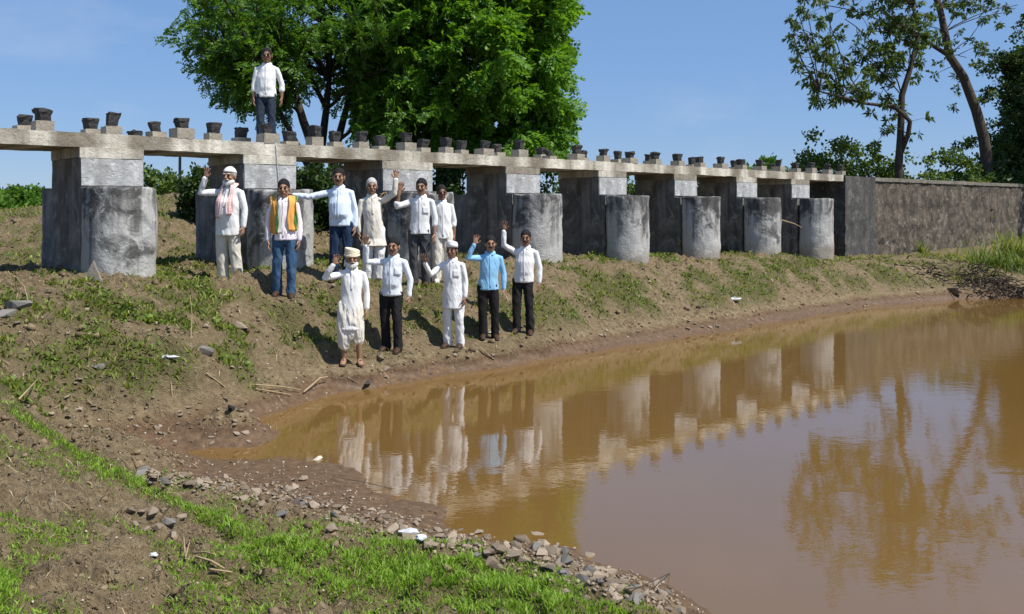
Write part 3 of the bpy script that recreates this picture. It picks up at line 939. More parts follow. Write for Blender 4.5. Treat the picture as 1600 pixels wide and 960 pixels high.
# tree A: dark spreading crown to the left, many fanning limbs
b0 = gpt(492, 24.0)
base = [[b0, P(494, 262, 24.0), P(488, 228, 24.0), P(474, 190, 23.8), P(462, 150, 23.7)],
        [b0, P(497, 262, 24.1), P(503, 225, 24.2), P(510, 170, 24.5), P(515, 120, 24.6)],
        [b0 + Vector((.2, .1, 0)), P(520, 262, 24.3), P(528, 220, 24.3), P(541, 170, 24.6), P(556, 110, 24.8)],
        [b0 + Vector((-.1, .1, 0)), P(482, 262, 23.9), P(462, 222, 23.7), P(440, 180, 23.5), P(424, 160, 23.4)]]
tg = []
for (x, y) in ((288, 40), (282, 85), (300, 12), (316, 62), (330, -25), (352, 20), (360, 148), (348, 118), (385, -40), (392, 30), (330, 95), (420, 10), (430, -60), (455, 45), (480, -20), (500, -80), (520, 30), (545, -40), (560, 60), (575, 10), (540, 90), (395, 130), (372, 95), (300, -40), (420, 95), (590, 110), (600, 170)):
    for k in range(2):
        tg.append(P(x + 26 + rt.gauss(0, 8), y + rt.gauss(0, 8), 24.0 + rt.gauss(0, 1.3)))
tree_from_targets('spreading_tree', 'dark spreading tree with fanning limbs behind the man on the deck', base, tg, 15, .38, M['leaf_dark'], M['bark'], SPRAYS, 9, .26, 31, [(.16, .09), (.15, .07), (.15, .06), (.10, .05)], center=P(470, 120, 24), sc=(.5, .9))

# tree B: dense bright green crown
b1 = gpt(700, 25.5)
base = [[b1, P(700, 262, 25.5), P(702, 215, 25.5), P(708, 160, 25.4), P(715, 90, 25.4), P(720, 10, 25.4)],
        [b1 + Vector((.25, 0, 0)), P(712, 262, 25.4), P(735, 205, 25.2), P(775, 150, 25.0)],
        [b1 + Vector((-.25, 0, 0)), P(688, 262, 25.5), P(665, 205, 25.4), P(635, 150, 25.2)]]
cB = P(722, 70, 25.2)
rB = np.random.default_rng(77)
u = unit(820, rB); k = rB.random(820) ** .2
lump = 0.70 + 0.52 * vnoise3(u * 3.4 + 5, 3)
ext = np.array(cB[:]) + u * (k * lump)[:, None] * np.array([2.95, 2.8, 3.3])
ext = ext[(ext[:, 2] > CZ + (HY - 252) * 25 / F)]
low = [P(x + rt.gauss(0, 9), y + rt.gauss(0, 8), 24.6 + rt.gauss(0, .8))[:] for (x, y) in ((862, 200), (858, 222), (845, 238), (820, 222), (850, 185), (868, 165), (835, 205), (800, 238), (780, 236), (760, 240), (640, 225), (610, 205), (580, 190)) for _k in range(6)]
ext = np.concatenate([ext, np.array(low)])
tg = [P(722 + 150 * math.cos(a) * q, 70 - 165 * math.sin(a) * q, 25.2 + rt.gauss(0, 1.1)) for a in np.linspace(-.5, 3.6, 15) for q in (.55, .95)]
tree_from_targets('bright_green_tree', 'dense bright green feathery tree with rounded crown behind the weir', base, tg, 5, .4, M['leaf_bright'], M['bark'], SPRAYS, 15, .27, 47, [(.2, .06), (.15, .06), (.15, .06)], center=cB, out_bias=1.0, extra=ext, droop=.4, sc=(.75, 1.25))

# right: two sparse trees behind the wing wall
b2 = gpt(1404, 35.0)
base = [[b2, P(1404, 262, 35), P(1407, 215, 35), P(1409, 150, 35), P(1421, 112, 35), P(1434, 60, 35.2), P(1428, 10, 35.4)],
        [P(1408, 238, 35), P(1419, 210, 34.8), P(1422, 190, 34.7), P(1408, 176, 34.5), P(1394, 166, 34.2)],
        [P(1394, 166, 34.2), P(1350, 162, 33.8), P(1315, 152, 33.4), P(1280, 143, 33.1)]]
tg = []
for (x, y) in ((1262, 20), (1250, 100), (1268, 132), (1290, 60), (1300, 105), (1320, 30), (1335, 78), (1345, 115), (1360, 50), (1375, 10), (1390, 88), (1400, 40), (1310, 140), (1345, 140), (1375, 130), (1330, -20), (1300, -50), (1380, -50), (1430, -40), (1415, 0), (1450, 20), (1295, 20), (1355, 95), (1420, 75), (1398, 180), (1378, 196)):
    tg.append(P(x, y, 34.6 + rt.gauss(0, 1.0)))
    if y < 120: tg.append(P(x + rt.gauss(0, 16), y + rt.gauss(0, 12), 35.2 + rt.gauss(0, 1.2)))
tree_from_targets('sparse_tree', 'sparse tree with upright forked trunk behind the wing wall', base, tg, 5, .66, M['leaf_olive'], M['bark_pale'], STARS, 4, .26, 59, [(.17, .06), (.10, .07), (.07, .03)], droop=.5, limb_r=.03, sc=(.75, 1.25), tw=.016)
b3 = gpt(1545, 39.5)
base = [[b3, P(1543, 262, 39.5), P(1537, 215, 39.5), P(1525, 172, 39.5), P(1505, 120, 39.5), P(1484, 88, 39.5), P(1476, 50, 39.6), P(1468, 10, 39.8), P(1450, -30, 39.9)],
        [P(1484, 88, 39.5), P(1452, 68, 39.2), P(1420, 45, 39.0), P(1380, 20, 38.8)]]
tg = []
for (x, y) in ((1440, 40), (1455, 10), (1480, 0), (1500, -10), (1520, 5), (1545, 12), (1570, 20), (1590, 8), (1500, 75), (1518, 60), (1490, 100), (1530, -20), (1560, -30), (1420, 10), (1400, 60), (1510, 90), (1405, -30), (1460, -60), (1600, -20), (1513, 142)):
    tg.append(P(x, y, 39.5 + rt.gauss(0, .9)))
tree_from_targets('leaning_tree', 'sparse tree with bare trunk leaning towards its upright neighbour', base, tg, 4, .62, M['leaf_olive'], M['bark_pale'], STARS, 4, .26, 61, [(.26, .11), (.10, .05)], droop=.5, limb_r=.028, sc=(.7, 1.15), tw=.02)
# dark tree at the right edge
b4 = gpt(1605, 42.5)
base = [[b4, P(1604, 250, 42.5), P(1600, 180, 42.5), P(1606, 100, 42.6)]]
tg = [P(x, y, 42.5 + rt.gauss(0, .9)) for (x, y) in ((1560, 95), (1572, 110), (1592, 120), (1604, 95), (1575, 190), (1590, 150), (1560, 235), (1540, 250), (1585, 225), (1600, 190), (1625, 120), (1650, 80), (1640, 180), (1620, 240), (1660, 230), (1680, 140), (1598, 150), (1570, 250), (1555, 215))]
tg += [P(x, y, d) for (x, y, d) in ((1650, 120, 38.5), (1690, 140, 38), (1720, 60, 37.5), (1660, 40, 38), (1730, 170, 37.5), (1700, 10, 38.5), (1640, 170, 39), (1760, 110, 37))]
tree_from_targets('shady_tree', 'dark leafy tree at the right edge above the wing wall', base, tg, 14, .55, M['leaf_deep'], M['bark'], OVATE, 14, .4, 67, [(.3, .12)], limb_r=.05, sc=(.8, 1.4))

def bush(name, label, px, d, wid, hgt, leaf, tmpl, n, seed, cat='bush', group=None, dep=None, crad=.3, nspray=10, sc=(.8, 1.3), zlift=0.0, top=None):
    """shrub: stems and leaf clumps in a lumpy dome standing on the ground"""
    r = np.random.default_rng(seed); rd = random.Random(seed)
    b = gpt(px, d, -0.05)
    if top is not None: hgt = CZ + (HY - top) * d / F - b.z
    root = empty(name, tuple(b)); tag(root, label, cat, group)
    dep = dep or wid
    u = unit(n, r); u[:, 2] = np.abs(u[:, 2])
    k = r.random(n) ** .35 * (0.72 + .5 * vnoise3(u * 2.3 + seed, 2))
    cl = u * k[:, None] * np.array([wid / 2, dep / 2, hgt * .93]) + np.array([0, 0, .1 * hgt])
    sb = MB()
    for i in range(7):
        c = cl[rd.randrange(n)]
        limb(sb, (rd.gauss(0, .1), rd.gauss(0, .1), 0), tuple(c), .03 * max(1, hgt / 2.5), .006, sag=.1, n=5, seg=5)
    sb.build('stem', M['bark'], root, True)
    V, Fc = crown(cl, r.uniform(.6, 1.3, n) * crad, nspray, tmpl, r, .6, .2, sc, np.array([0, 0, hgt * .3]))
    link_mesh('crown', arrays_mesh('crown', V, Fc), leaf, root)
    return root
bush('round_bush', 'rounded leafy bush behind the far end of the weir deck', 1310, 37, 4.2, 3, M['leaf_bush'], OVATE, 110, 101, crad=.36, top=200)
bush('low_bush', 'light green undergrowth bush at the foot of the upright forked trunk', 1432, 36, 2.9, 2, M['leaf_bush'], OVATE, 70, 102, crad=.3, top=232)
bush('low_bush', 'light green undergrowth bush between the two bare trunks', 1492, 37.5, 2.8, 2, M['leaf_bush'], OVATE, 70, 103, crad=.3, top=230)
bush('low_bush', 'small pale green bush just right of the rounded bush', 1375, 36.5, 2.0, 2, M['leaf_bush'], OVATE, 50, 108, crad=.3, top=238)
bush('dark_bush', 'dark bush under the leaning trunk behind the wall', 1540, 40, 3.6, 2, M['leaf_deep'], OVATE, 80, 104, crad=.3, top=218)
bush('dark_bush', 'very dark bush at the right edge just above the wall', 1596, 41.5, 3.2, 2.5, M['leaf_deep'], OVATE, 80, 105, crad=.3, top=195)
bush('far_bush', 'small distant tree top showing over the far posts', 1205, 60, 3.2, 2, M['leaf_dark'], OVATE_BIG, 26, 106, crad=.45, top=246, cat='tree')
bush('far_bush', 'tiny distant bush at the deck level beside the rounded bush', 1170, 60, 2.0, 2, M['leaf_dark'], OVATE_BIG, 14, 107, crad=.4, top=256)
# behind the openings
bush('hedge_bush', 'green bush seen through the first opening beside the rounded nose', 250, 33, 2.4, 2, M['leaf_bush'], OVATE, 60, 111, crad=.3, top=268)
bush('hedge_bush', 'black-green bush seen behind the old man in white cap', 314, 19.5, .8, 2, M['leaf_deep'], OVATE, 60, 112, crad=.22, top=246, sc=(.5, .9))
bush('hedge_bush', 'dark bush in the opening behind the man in pale blue shirt', 478, 21, 2.0, 2, M['leaf_deep'], OVATE, 90, 113, crad=.25, top=238, sc=(.5, .9))
bush('hedge_bush', 'dark bush behind the grey-haired man\'s opening', 560, 21.5, 2.2, 2, M['leaf_deep'], OVATE, 90, 114, crad=.25, top=240, sc=(.5, .9))
bush('hedge_bush', 'dark leafy bush in the third opening behind the men', 705, 23.5, 2.2, 2, M['leaf_deep'], OVATE, 80, 115, crad=.25, top=248, sc=(.5, .9))
bush('hedge_bush', 'bright green bush in the fourth opening of the weir', 860, 25, 1.8, 2, M['leaf_bush'], OVATE, 70, 116, crad=.25, top=258, sc=(.5, .9))
bush('hedge_bush', 'small green bush in the fifth opening of the weir', 985, 28, 1.6, 2, M['leaf_bush'], OVATE, 50, 117, crad=.25, top=268, sc=(.5, .9))
bush('hedge_bush', 'small green bush in the sixth opening of the weir', 1092, 31, 1.5, 2, M['leaf_bush'], OVATE, 50, 118, crad=.25, top=274, sc=(.5, .9))
for k, (px, d, w, top, lab) in enumerate(((-8, 62, 4.2, 300, 'distant green tree at the left edge of the field'), (22, 66, 3.6, 296, 'distant green tree second from the left edge of the field'), (52, 64, 3.4, 292, 'distant green tree just left of the first pier'),
                            (84, 66, 3.6, 297, 'distant green tree mostly hidden by the first pier'), (-60, 66, 5, 296, 'distant green tree outside the left edge'))):
    bush('far_tree', lab, px, d, w, 2, M['leaf_bush'] if k % 2 else M['leaf_dark'], OVATE_BIG, 40, 121 + k, cat='tree', crad=.5, top=top, nspray=9, sc=(.7, 1.1), group='distant trees on the field edge')

# slim pole behind the first opening
pb = gpt(281, 26)
mb = MB(); mb.tube([(0, 0, 0), (0, 0, 1.0), (.01, 0, 1.95)], [.045, .042, .04], 8, rnd=False); mb.tube([(-.08, 0, 1.85), (.08, 0, 1.85)], [.02, .02], 6)
o = mb.build('utility_pole', M['coping'], None, True); o.location = pb
tag(o, 'slim grey pole standing behind the first opening', 'pole')

# ------------------------------------------------------------------ grass (uncountable)
def scatter(n, dens, r, xr=(-9, 24), yr=(2.6, 34), polar=True):
    """points on the ground inside the field of view, thinned by a density"""
    d = np.exp(r.uniform(math.log(yr[0]), math.log(yr[1]), n))
    a = r.uniform(-.60, .60, n)
    X = a * d; Y = d
    Z = gz(X, Y)
    keep = r.random(n) < dens(X, Y, Z)
    return X[keep], Y[keep], Z[keep]
def blades(X, Y, Z, r, hmin, hmax, w, lean=.6):
    n = len(X)
    h = r.uniform(hmin, hmax, n) if np.isscalar(hmin) else hmin + (hmax - hmin) * r.random(n)
    a = r.uniform(0, 2 * math.pi, n); fc = r.uniform(0, 2 * math.pi, n)
    l = r.uniform(.15, lean, n) * h
    dx, dy = np.cos(a) * l, np.sin(a) * l
    wx, wy = np.cos(fc) * w, np.sin(fc) * w
    z0 = Z - .01
    V = np.stack([np.stack([X - wx, Y - wy, z0], 1), np.stack([X + wx, Y + wy, z0], 1),
                  np.stack([X + wx * .8 + dx * .35, Y + wy * .8 + dy * .35, z0 + h * .62], 1), np.stack([X - wx * .8 + dx * .35, Y - wy * .8 + dy * .35, z0 + h * .62], 1),
                  np.stack([X + dx, Y + dy, z0 + h * .95], 1)], 1).reshape(-1, 3)
    i = np.arange(n)[:, None] * 5
    T = np.concatenate([i + np.array([[0, 1, 2]]), i + np.array([[0, 2, 3]]), i + np.array([[3, 2, 4]])], 0)
    return V, T
rg = np.random.default_rng(5)
# near turf
def near_d(X, Y, Z):
    g = grass_density(X, Y, Z); return np.where(np.hypot(X, Y) < 8.3, np.clip((g - .12) * 1.6, 0, 1), 0)
X, Y, Z = scatter(430000, near_d, rg, yr=(2.8, 8.3))
gdn = grass_density(X, Y, Z)
V, T = blades(X, Y, Z, rg, .012 + .008 * gdn, .022 + .036 * gdn, np.full(len(X), .0036), 1.1)
o = link_mesh('grass', arrays_mesh('turf_grass', V, T), M['grass_bright'])
tag(o, 'bright green turf grass along the near bank', 'grass', kind='stuff')
# weeds on the far bank
def far_d(X, Y, Z):
    s, t = to_st(X, Y)
    g = grass_density(X, Y, Z)
    return np.where((np.hypot(X, Y) >= 8.3) & (Z > .12), np.clip((g - .2) * 1.1, 0, 1) ** 1.3 * np.where(t < -3, .6, 1), 0)
X, Y, Z = scatter(260000, far_d, rg, yr=(8.2, 32))
V, T = blades(X, Y, Z, rg, .02, .095, .008 + .0004 * Y, 1.6)
o = link_mesh('grass', arrays_mesh('bank_weeds', V, T), M['grass_weed'])
tag(o, 'low patchy green weeds on the far bank slope', 'weeds', kind='stuff')
# broad small-leaved weeds
X, Y, Z = scatter(30000, lambda X, Y, Z: far_d(X, Y, Z) * (fbm(X, Y, 1.6, 3, 88) > .48), rg, yr=(8.2, 24))
n = len(X)
dd = unit(n, rg); dd[:, 2] = np.abs(dd[:, 2]) * .5 + .15; dd /= np.linalg.norm(dd, axis=1, keepdims=True)
V, Fc = instance(ovate_template(5, .05, .02, 9)[0], ovate_template(5, .05, .02, 9)[1], np.stack([X, Y, Z + .03], 1), rot_from_dirs(dd, rg.normal(size=n)), rg.uniform(.6, 1.3, n))
o = link_mesh('weeds', arrays_mesh('creeping_weeds', V, Fc), M['weed_leaf'])
tag(o, 'small-leaved creeping weeds on the far bank slope', 'weeds', kind='stuff')
# dry straw litter
def litter_d(X, Y, Z):
    return np.where(Y < 8, .3, 1) * np.where(Z > .1, .55 * np.clip(fbm(X, Y, .8, 3, 61) * 2 - .5, .1, 1), np.where(Z > .03, .25, 0))
X, Y, Z = scatter(16000, litter_d, rg, yr=(3, 26))
n = len(X); a = rg.uniform(0, 6.28, n); L = rg.uniform(.03, .16, n) * rg.uniform(.3, 1, n); w = .0006 + .0004 * Y
p0 = np.stack([X, Y, Z + .012], 1); p1 = np.stack([X + np.cos(a) * L, Y + np.sin(a) * L, gz(X + np.cos(a) * L, Y + np.sin(a) * L) + .012 + rg.random(n) * .03], 1)
wv = np.stack([-np.sin(a) * w, np.cos(a) * w, np.zeros(n)], 1); md = (p0 + p1) / 2 + np.stack([np.zeros(n), np.zeros(n), rg.uniform(0.005, .02, n)], 1)
V = np.stack([p0 - wv * .5, p0 + wv * .5, md + wv, p1, md - wv], 1).reshape(-1, 3)
i = np.arange(n)[:, None] * 5
T = np.concatenate([i + np.array([[0, 1, 2]]), i + np.array([[0, 2, 4]]), i + np.array([[4, 2, 3]])], 0)
o = link_mesh('litter', arrays_mesh('straw_litter', V, T), M['straw'])
tag(o, 'scattered dry straw and leaf litter on the banks', 'litter', kind='stuff')

# ------------------------------------------------------------------ pebbles, clods, stones
def rock_mesh(seed, n=13, flat=.6):
    r = random.Random(seed); bm = bmesh.new()
    for _ in range(n):
        v = Vector((r.gauss(0, 1), r.gauss(0, 1), r.gauss(0, 1))); v.normalize(); v *= r.uniform(.75, 1.1)
        bm.verts.new((v.x, v.y * r.uniform(.7, 1), v.z * flat))
    res = bmesh.ops.convex_hull(bm, input=bm.verts)
    bmesh.ops.delete(bm, geom=[g for g in res['geom_interior'] if isinstance(g, bmesh.types.BMVert)], context='VERTS')
    bmesh.ops.triangulate(bm, faces=bm.faces)
    me = bpy.data.meshes.new('rock'); bm.to_mesh(me); bm.free(); return me
def rock_arrays(seed, n=10, flat=.6):
    me = rock_mesh(seed, n, flat)
    V = np.array([v.co[:] for v in me.vertices]); T = np.array([p.vertices[:] for p in me.polygons]); bpy.data.meshes.remove(me); return V, T
def rock_field(name, label, cat, mat, X, Y, Z, size, flat=.6, seed=0, sink=.25):
    Vs = []; Ts = []; n0 = 0
    r = np.random.default_rng(seed); tid = r.integers(0, 5, len(X))
    for k in range(5):
        m = tid == k
        if not m.any(): continue
        tv, tf = rock_arrays(seed * 10 + k, 9, flat)
        a = r.uniform(0, 6.28, m.sum()); R = np.zeros((m.sum(), 3, 3)); R[:, 0, 0] = np.cos(a); R[:, 0, 1] = -np.sin(a); R[:, 1, 0] = np.sin(a); R[:, 1, 1] = np.cos(a); R[:, 2, 2] = 1
        V, Fc = instance(tv, tf, np.stack([X[m], Y[m], Z[m] + size[m] * sink * flat], 1), R, size[m])
        Vs.append(V); Ts.append(Fc + n0); n0 += len(V)
    o = link_mesh(name, arrays_mesh(name, np.concatenate(Vs), np.concatenate(Ts)), mat)
    tag(o, label, cat, kind='stuff'); return o
def clod_d(X, Y, Z):
    return np.where(Z > .12, .3 + .7 * (fbm(X, Y, 1.3, 3, 91) > .47), .06) * np.where(grass_density(X, Y, Z) > .6, .35, 1)
X, Y, Z = scatter(44000, clod_d, rg, yr=(3, 28))
rock_field('clods', 'brown earth clods scattered over the banks', 'clods', M['clod'], X, Y, Z, rg.uniform(.006, .03, len(X)) * (1 + (rg.random(len(X)) > .93) * 1.5) * np.clip(Y / 9, .45, 1.3), .7, 3)
def peb_d(X, Y, Z):
    return np.where(Z > .015, .12 + .55 * np.clip(1 - np.abs(Z - .1) / .16, 0, 1), .03)
X, Y, Z = scatter(11000, peb_d, rg, yr=(3, 26))
rock_field('pebbles', 'small pale pebbles on the muddy shore and banks', 'pebbles', M['pebble_pale'], X, Y, Z, rg.uniform(.006, .02, len(X)) * np.clip(Y / 9, .6, 1.3), .6, 5)
X, Y, Z = scatter(9000, lambda X, Y, Z: peb_d(X, Y, Z) * 1.2, rg, yr=(3, 20))
rock_field('gravel', 'brown gravel in the mud along the water edge', 'gravel', M['stone'], X, Y, Z, rg.uniform(.006, .022, len(X)) * np.clip(Y / 9, .6, 1.3), .6, 6)

ROCKS = [rock_mesh(500 + k, 15, .62) for k in range(9)]
for m in ROCKS: m.materials.append(M['stone'])
ROCKS_G = [rock_mesh(600 + k, 15, .6) for k in range(4)]
for m in ROCKS_G: m.materials.append(M['stone_grey'])
rs = random.Random(33)
def stone(pos, size, label, group=None, mesh=None, name='stone', rot=None, sq=(1, 1, 1), mat=None):
    me = mesh or rs.choice(ROCKS)
    if mat is not None:
        me = me.copy(); me.materials.clear(); me.materials.append(mat)
    o = bpy.data.objects.new(name, me); COL.objects.link(o)
    o.location = (pos[0], pos[1], pos[2] + size * .22)
    o.scale = (size * sq[0], size * sq[1], size * sq[2])
    o.rotation_euler = rot or (rs.uniform(-.35, .35), rs.uniform(-.35, .35), rs.uniform(0, 6.28))
    tag(o, label, 'stone', group); return o
# band of rubble along the near water edge
BAND = [(215, 742, 6), (270, 752, 9), (330, 760, 10), (400, 770, 12), (460, 776, 13), (520, 797, 14), (580, 812, 13), (640, 832, 12), (700, 842, 13), (760, 852, 18), (820, 866, 21), (870, 882, 22), (920, 898, 19), (970, 915, 15), (1020, 930, 13), (1070, 948, 13)]
cnt = 0
for (x0, y0, w0), (x1, y1, w1) in zip(BAND[:-1], BAND[1:]):
    dense = 17 if 700 < x0 < 930 else 11
    for k in range(dense):
        u = rs.random(); px = x0 + (x1 - x0) * u; py = y0 + (y1 - y0) * u + rs.gauss(0, w0 * .85)
        if py > 958: continue
        p = ground_at(px, py)
        sz = rs.choice((.025, .03, .035, .04, .05, .06)) * (1.15 if 740 < px < 960 else .9)
        stone(p, sz, 'angular tan stone in the rubble band along the near water edge', 'rubble band stones on the near shore', sq=(1.2, .9, .9), mesh=rs.choice(ROCKS + ROCKS_G[:2]))
        cnt += 1
bx_, by_, bz_ = [], [], []
for (x0, y0, w0), (x1, y1, w1) in zip(BAND[:-1], BAND[1:]):
    for k in range(60):
        u = rs.random(); py = y0 + (y1 - y0) * u + rs.gauss(0, w0 * .8)
        if py > 955: continue
        p = ground_at(x0 + (x1 - x0) * u, py); bx_.append(p.x); by_.append(p.y); bz_.append(p.z)
rock_field('rubble', 'small broken rubble filling the band along the near water edge', 'rubble', M['stone'], np.array(bx_), np.array(by_), np.array(bz_), rg.uniform(.010, .026, len(bx_)), .65, 8)
for k in range(46):
    px = rs.uniform(60, 430); py = 640 + (px - 60) * .12 + rs.gauss(0, 30)
    p = ground_at(px, py)
    if p.y < 7.6: continue
    stone(p, rs.uniform(.022, .045), 'rounded pale stone on the muddy flat left of the water', 'pale stones on the mud flat', sq=(1.2, .9, .8))
for k in range(34):
    px = rs.uniform(560, 1480); f = (px - 560) / 920
    py = 596 - 128 * f ** .86 + rs.gauss(0, 6) - 6
    p = ground_at(px, py)
    stone(p, rs.uniform(.03, .07), 'pale stone at the foot of the far bank by the waterline', 'stones along the far waterline')
for k in range(40):
    px = rs.uniform(20, 1480); py = rs.uniform(450, 590) if px < 520 else (rs.uniform(425, 520) - max(0, px - 900) * .06)
    p = ground_at(px, py)
    if p.z < .15 or p.y < 8.3: continue
    stone(p, rs.uniform(.03, .06), 'small stone half buried in the far bank slope', 'stones on the far bank slope')
def special(px, py, size, label, mat, sq=(1, 1, 1), name='stone', rot=None, k=0):
    return stone(ground_at(px, py), size, label, None, ROCKS_G[k % 4], name, rot, sq, mat)
special(320, 556, .13, 'large flat grey stone on the left bank slope among weeds', M['stone_grey'], (1.1, .7, .8), k=0)
special(374, 512, .13, 'large tan stone on the slope below the man in white cap', M['stone'], (1.1, .7, .8), k=1)
special(361, 640, .075, 'black and white stone lying on the mud flat', M['stone_black'], (1.1, .8, .9), k=2)
special(595, 562, .10, 'tan boulder beside the feet of the turbaned man', M['stone'], (.9, .7, 1.1), k=3)
special(604, 579, .075, 'pointed orange-tan stone below the tan boulder', M['stone'], (.6, .6, 1.1), k=0)
special(575, 606, .10, 'dark wet stone at the waterline below the turbaned man', M['stone_black'], (1.2, .6, .6), k=1)
special(24, 482, .17, 'dark grey block of stone at the left edge of the bank', M['stone_grey'], (1.3, .7, .7), k=2)
special(8, 498, .13, 'blue-grey stone cut by the left edge of the picture', M['stone_grey'], (1.1, .7, .8), k=3)
special(155, 576, .09, 'rounded grey-brown stone in the bright weeds of the left bank', M['stone_grey'], (1.1, .7, .7), k=1)
special(1490, 458, .24, 'large pale boulder at the waterline before the wing wall', M['stone'], (1.2, .8, .9), k=0)
special(1388, 391, .17, 'pale stone lying at the foot of the wing wall', M['stone_grey'], (1, .7, 1), k=1)
special(666, 741, .085, 'flat white-topped stone sticking out of the water', M['pebble_pale'], (1.3, .6, .5), k=2)
special(497, 720, .06, 'white stone on the tip of the mud spit', M['pebble_pale'], (1, .8, .8), k=3)
special(1232, 881, .07, 'dark stone in the shallow water off the rubble', M['stone_grey'], k=2) if False else None
special(985, 884, .05, 'grey angular stone standing apart at the end of the rubble', M['stone_grey'], (1.2, .9, .8), k=0)
special(1012, 893, .05, 'pale grey stone beside the water right of the rubble', M['stone_grey'], (1.2, .9, .8), k=1)
special(265, 822, .045, 'grey stone at the turf edge among brown clods', M['stone_grey'], k=1)
special(440, 810, .06, 'flat grey stone in the puddle behind the turf', M['stone_grey'], (1.3, .8, .5), k=2)
for k, (px, py) in enumerate(((205, 800), (222, 806), (238, 812), (255, 800), (246, 826), (228, 830), (210, 822), (270, 838), (283, 812))):
    stone(ground_at(px, py), rs.uniform(.03, .045), 'brown rounded stone in the small heap beside the turf strip', 'small heap of brown stones by the turf')
# triangular slab leaning on the first pier
mb = MB(); mb.add([(-.11, 0, 0), (.12, 0, 0), (-.005, .05, .25), (-.11, .05, 0), (.12, .05, 0), (-.005, .09, .25)], [(0, 1, 2), (5, 4, 3), (0, 3, 4, 1), (1, 4, 5, 2), (2, 5, 3, 0)])
o = mb.build('leaning_slab', M['coping']); o.location = ground_at(143, 438) + Vector((0, 0, -.02))
tag(o, 'small triangular concrete slab leaning against the first pier', 'slab')

# plastic litter
def crumple(seed, size, flat=.5):
    r = random.Random(seed); bm = bmesh.new()
    bmesh.ops.create_icosphere(bm, subdivisions=2, radius=1)
    for v in bm.verts:
        v.co *= r.uniform(.55, 1.2); v.co.z *= flat; v.co *= size
    me = bpy.data.meshes.new('crumple'); bm.to_mesh(me); bm.free(); return me
for k, (px, py, s_z, lab, sq) in enumerate(((1148, 471, .12, 'crumpled white plastic bag on the far bank slope', (1.3, .8, .8)), (638, 838, .06, 'white plastic scrap in the turf by the rubble', (1.2, .8, .8)), (657, 845, .035, 'small white plastic scrap beside the larger one', (1, 1, 1)),
                                        (265, 560, .07, 'torn white plastic strip among weeds on the left bank', (1.6, .5, .6)), (239, 872, .025, 'round white scrap on the brown near bank', (1, .8, .9)), (770, 525, .07, 'white rag beside the feet of the man in blue shirt', (1.6, .6, .5)))):
    o = link_mesh('plastic_litter', crumple(900 + k, s_z), M['plastic']); o.location = ground_at(px, py) + Vector((0, 0, s_z * .25)); o.scale = sq
    tag(o, lab, 'litter')
# stalks and sticks
def stick(pts, r, label, mat=None, name='dry_stalk', lift=.02, cat='stick', group=None):
    r = r * .72
    w = [ground_at(px, py) + Vector((0, 0, lift + h)) for px, py, h in pts]
    o0 = w[0].copy(); mb = MB(); mb.tube([p - o0 for p in w], [r * (1 - .3 * i / (len(w) - 1)) for i in range(len(w))], 6)
    o = mb.build(name, mat or M['stick'], None, True); o.location = o0; tag(o, label, cat, group); return o
stick([(290, 880, .0), (287, 855, .03)], .007, 'short upright pale stalk on the near bank')
stick([(290, 881, .01), (296, 866, .03)], .006, 'short pale stalk leaning on the upright one')
stick([(302, 876, .01), (322, 880, .03), (336, 890, .02)], .007, 'upper bent pale stalk in the heap on the near bank')
stick([(306, 886, .01), (330, 896, .02), (350, 904, .01)], .008, 'middle straight pale stalk in the heap on the near bank')
stick([(330, 906, .01), (362, 911, .02)], .008, 'lowest short thick stalk on the near bank')
stick([(395, 607, .02), (440, 612, .03), (470, 618, .03)], .012, 'long tan cane lying at the edge of the mud flat')
stick([(475, 620, .02), (500, 605, .08), (512, 602, .07)], .016, 'tan sheath stalk rising at the end of the long cane')
stick([(400, 614, .01), (455, 622, .01)], .012, 'thin tan cane lying below the long cane')
stick([(298, 548, .0), (300, 512, .14), (297, 500, .25)], .006, 'thin upright pale stalk on the left bank')
stick([(45, 480, .01), (38, 460, .06), (25, 450, .10)], .008, 'curved pale twig at the left end of the bank')
stick([(138, 570, .0), (140, 560, .09)], .009, 'short pale stump of cane in the left weeds')
stick([(30, 630, .01), (55, 614, .06)], .012, 'pale cane lying behind the crest at left')
stick([(322, 592, .01), (352, 612, .02)], .011, 'thin brown cane slanting on the left bank')
stick([(750, 552, .05), (772, 568, .01)], .014, 'forked pale branch end by the waterline near the cap man')
stick([(1050, 905, .02), (1000, 935, .03), (960, 938, .02)], .005, 'thin dark twig lying across the far end of the rubble', M['stick_dark'])
stick([(612, 770, .01), (560, 758, .01), (520, 752, .01)], .006, 'thin brown twig on the mud spit', M['stick_dark'])
# twig sticking out between the last two noses
q0 = Vector((*st(s_at(1222, .6), .6), 2.1)); q1 = Vector((*st(s_at(1258, .4), .4), 1.82))
mb = MB(); mb.tube([(0, 0, 0), tuple((q1 - q0) * .5 + Vector((0, 0, .04))), tuple(q1 - q0)], [.02, .017, .01], 6); o = mb.build('bare_twig', M['stick'], None, True); o.location = q0
tag(o, 'pale bare twig caught between the last two pier noses', 'twig')
# creeper at the third pier
q = Vector((*st(piers[3][0] - .03, .1), 2.7))
mb = MB()
for k in range(5):
    pts = [Vector((0, 0, 0))]
    for j in range(6): pts.append(pts[-1] + Vector((rs.gauss(0, .04), rs.gauss(0, .03), rs.uniform(-.11, .02))))
    mb.tube(pts, [.008] * 7, 5)
o = mb.build('dry_creeper', M['stick'], None, True); o.location = q; tag(o, 'dry pale creeper hanging at the third pier behind the men', 'creeper')

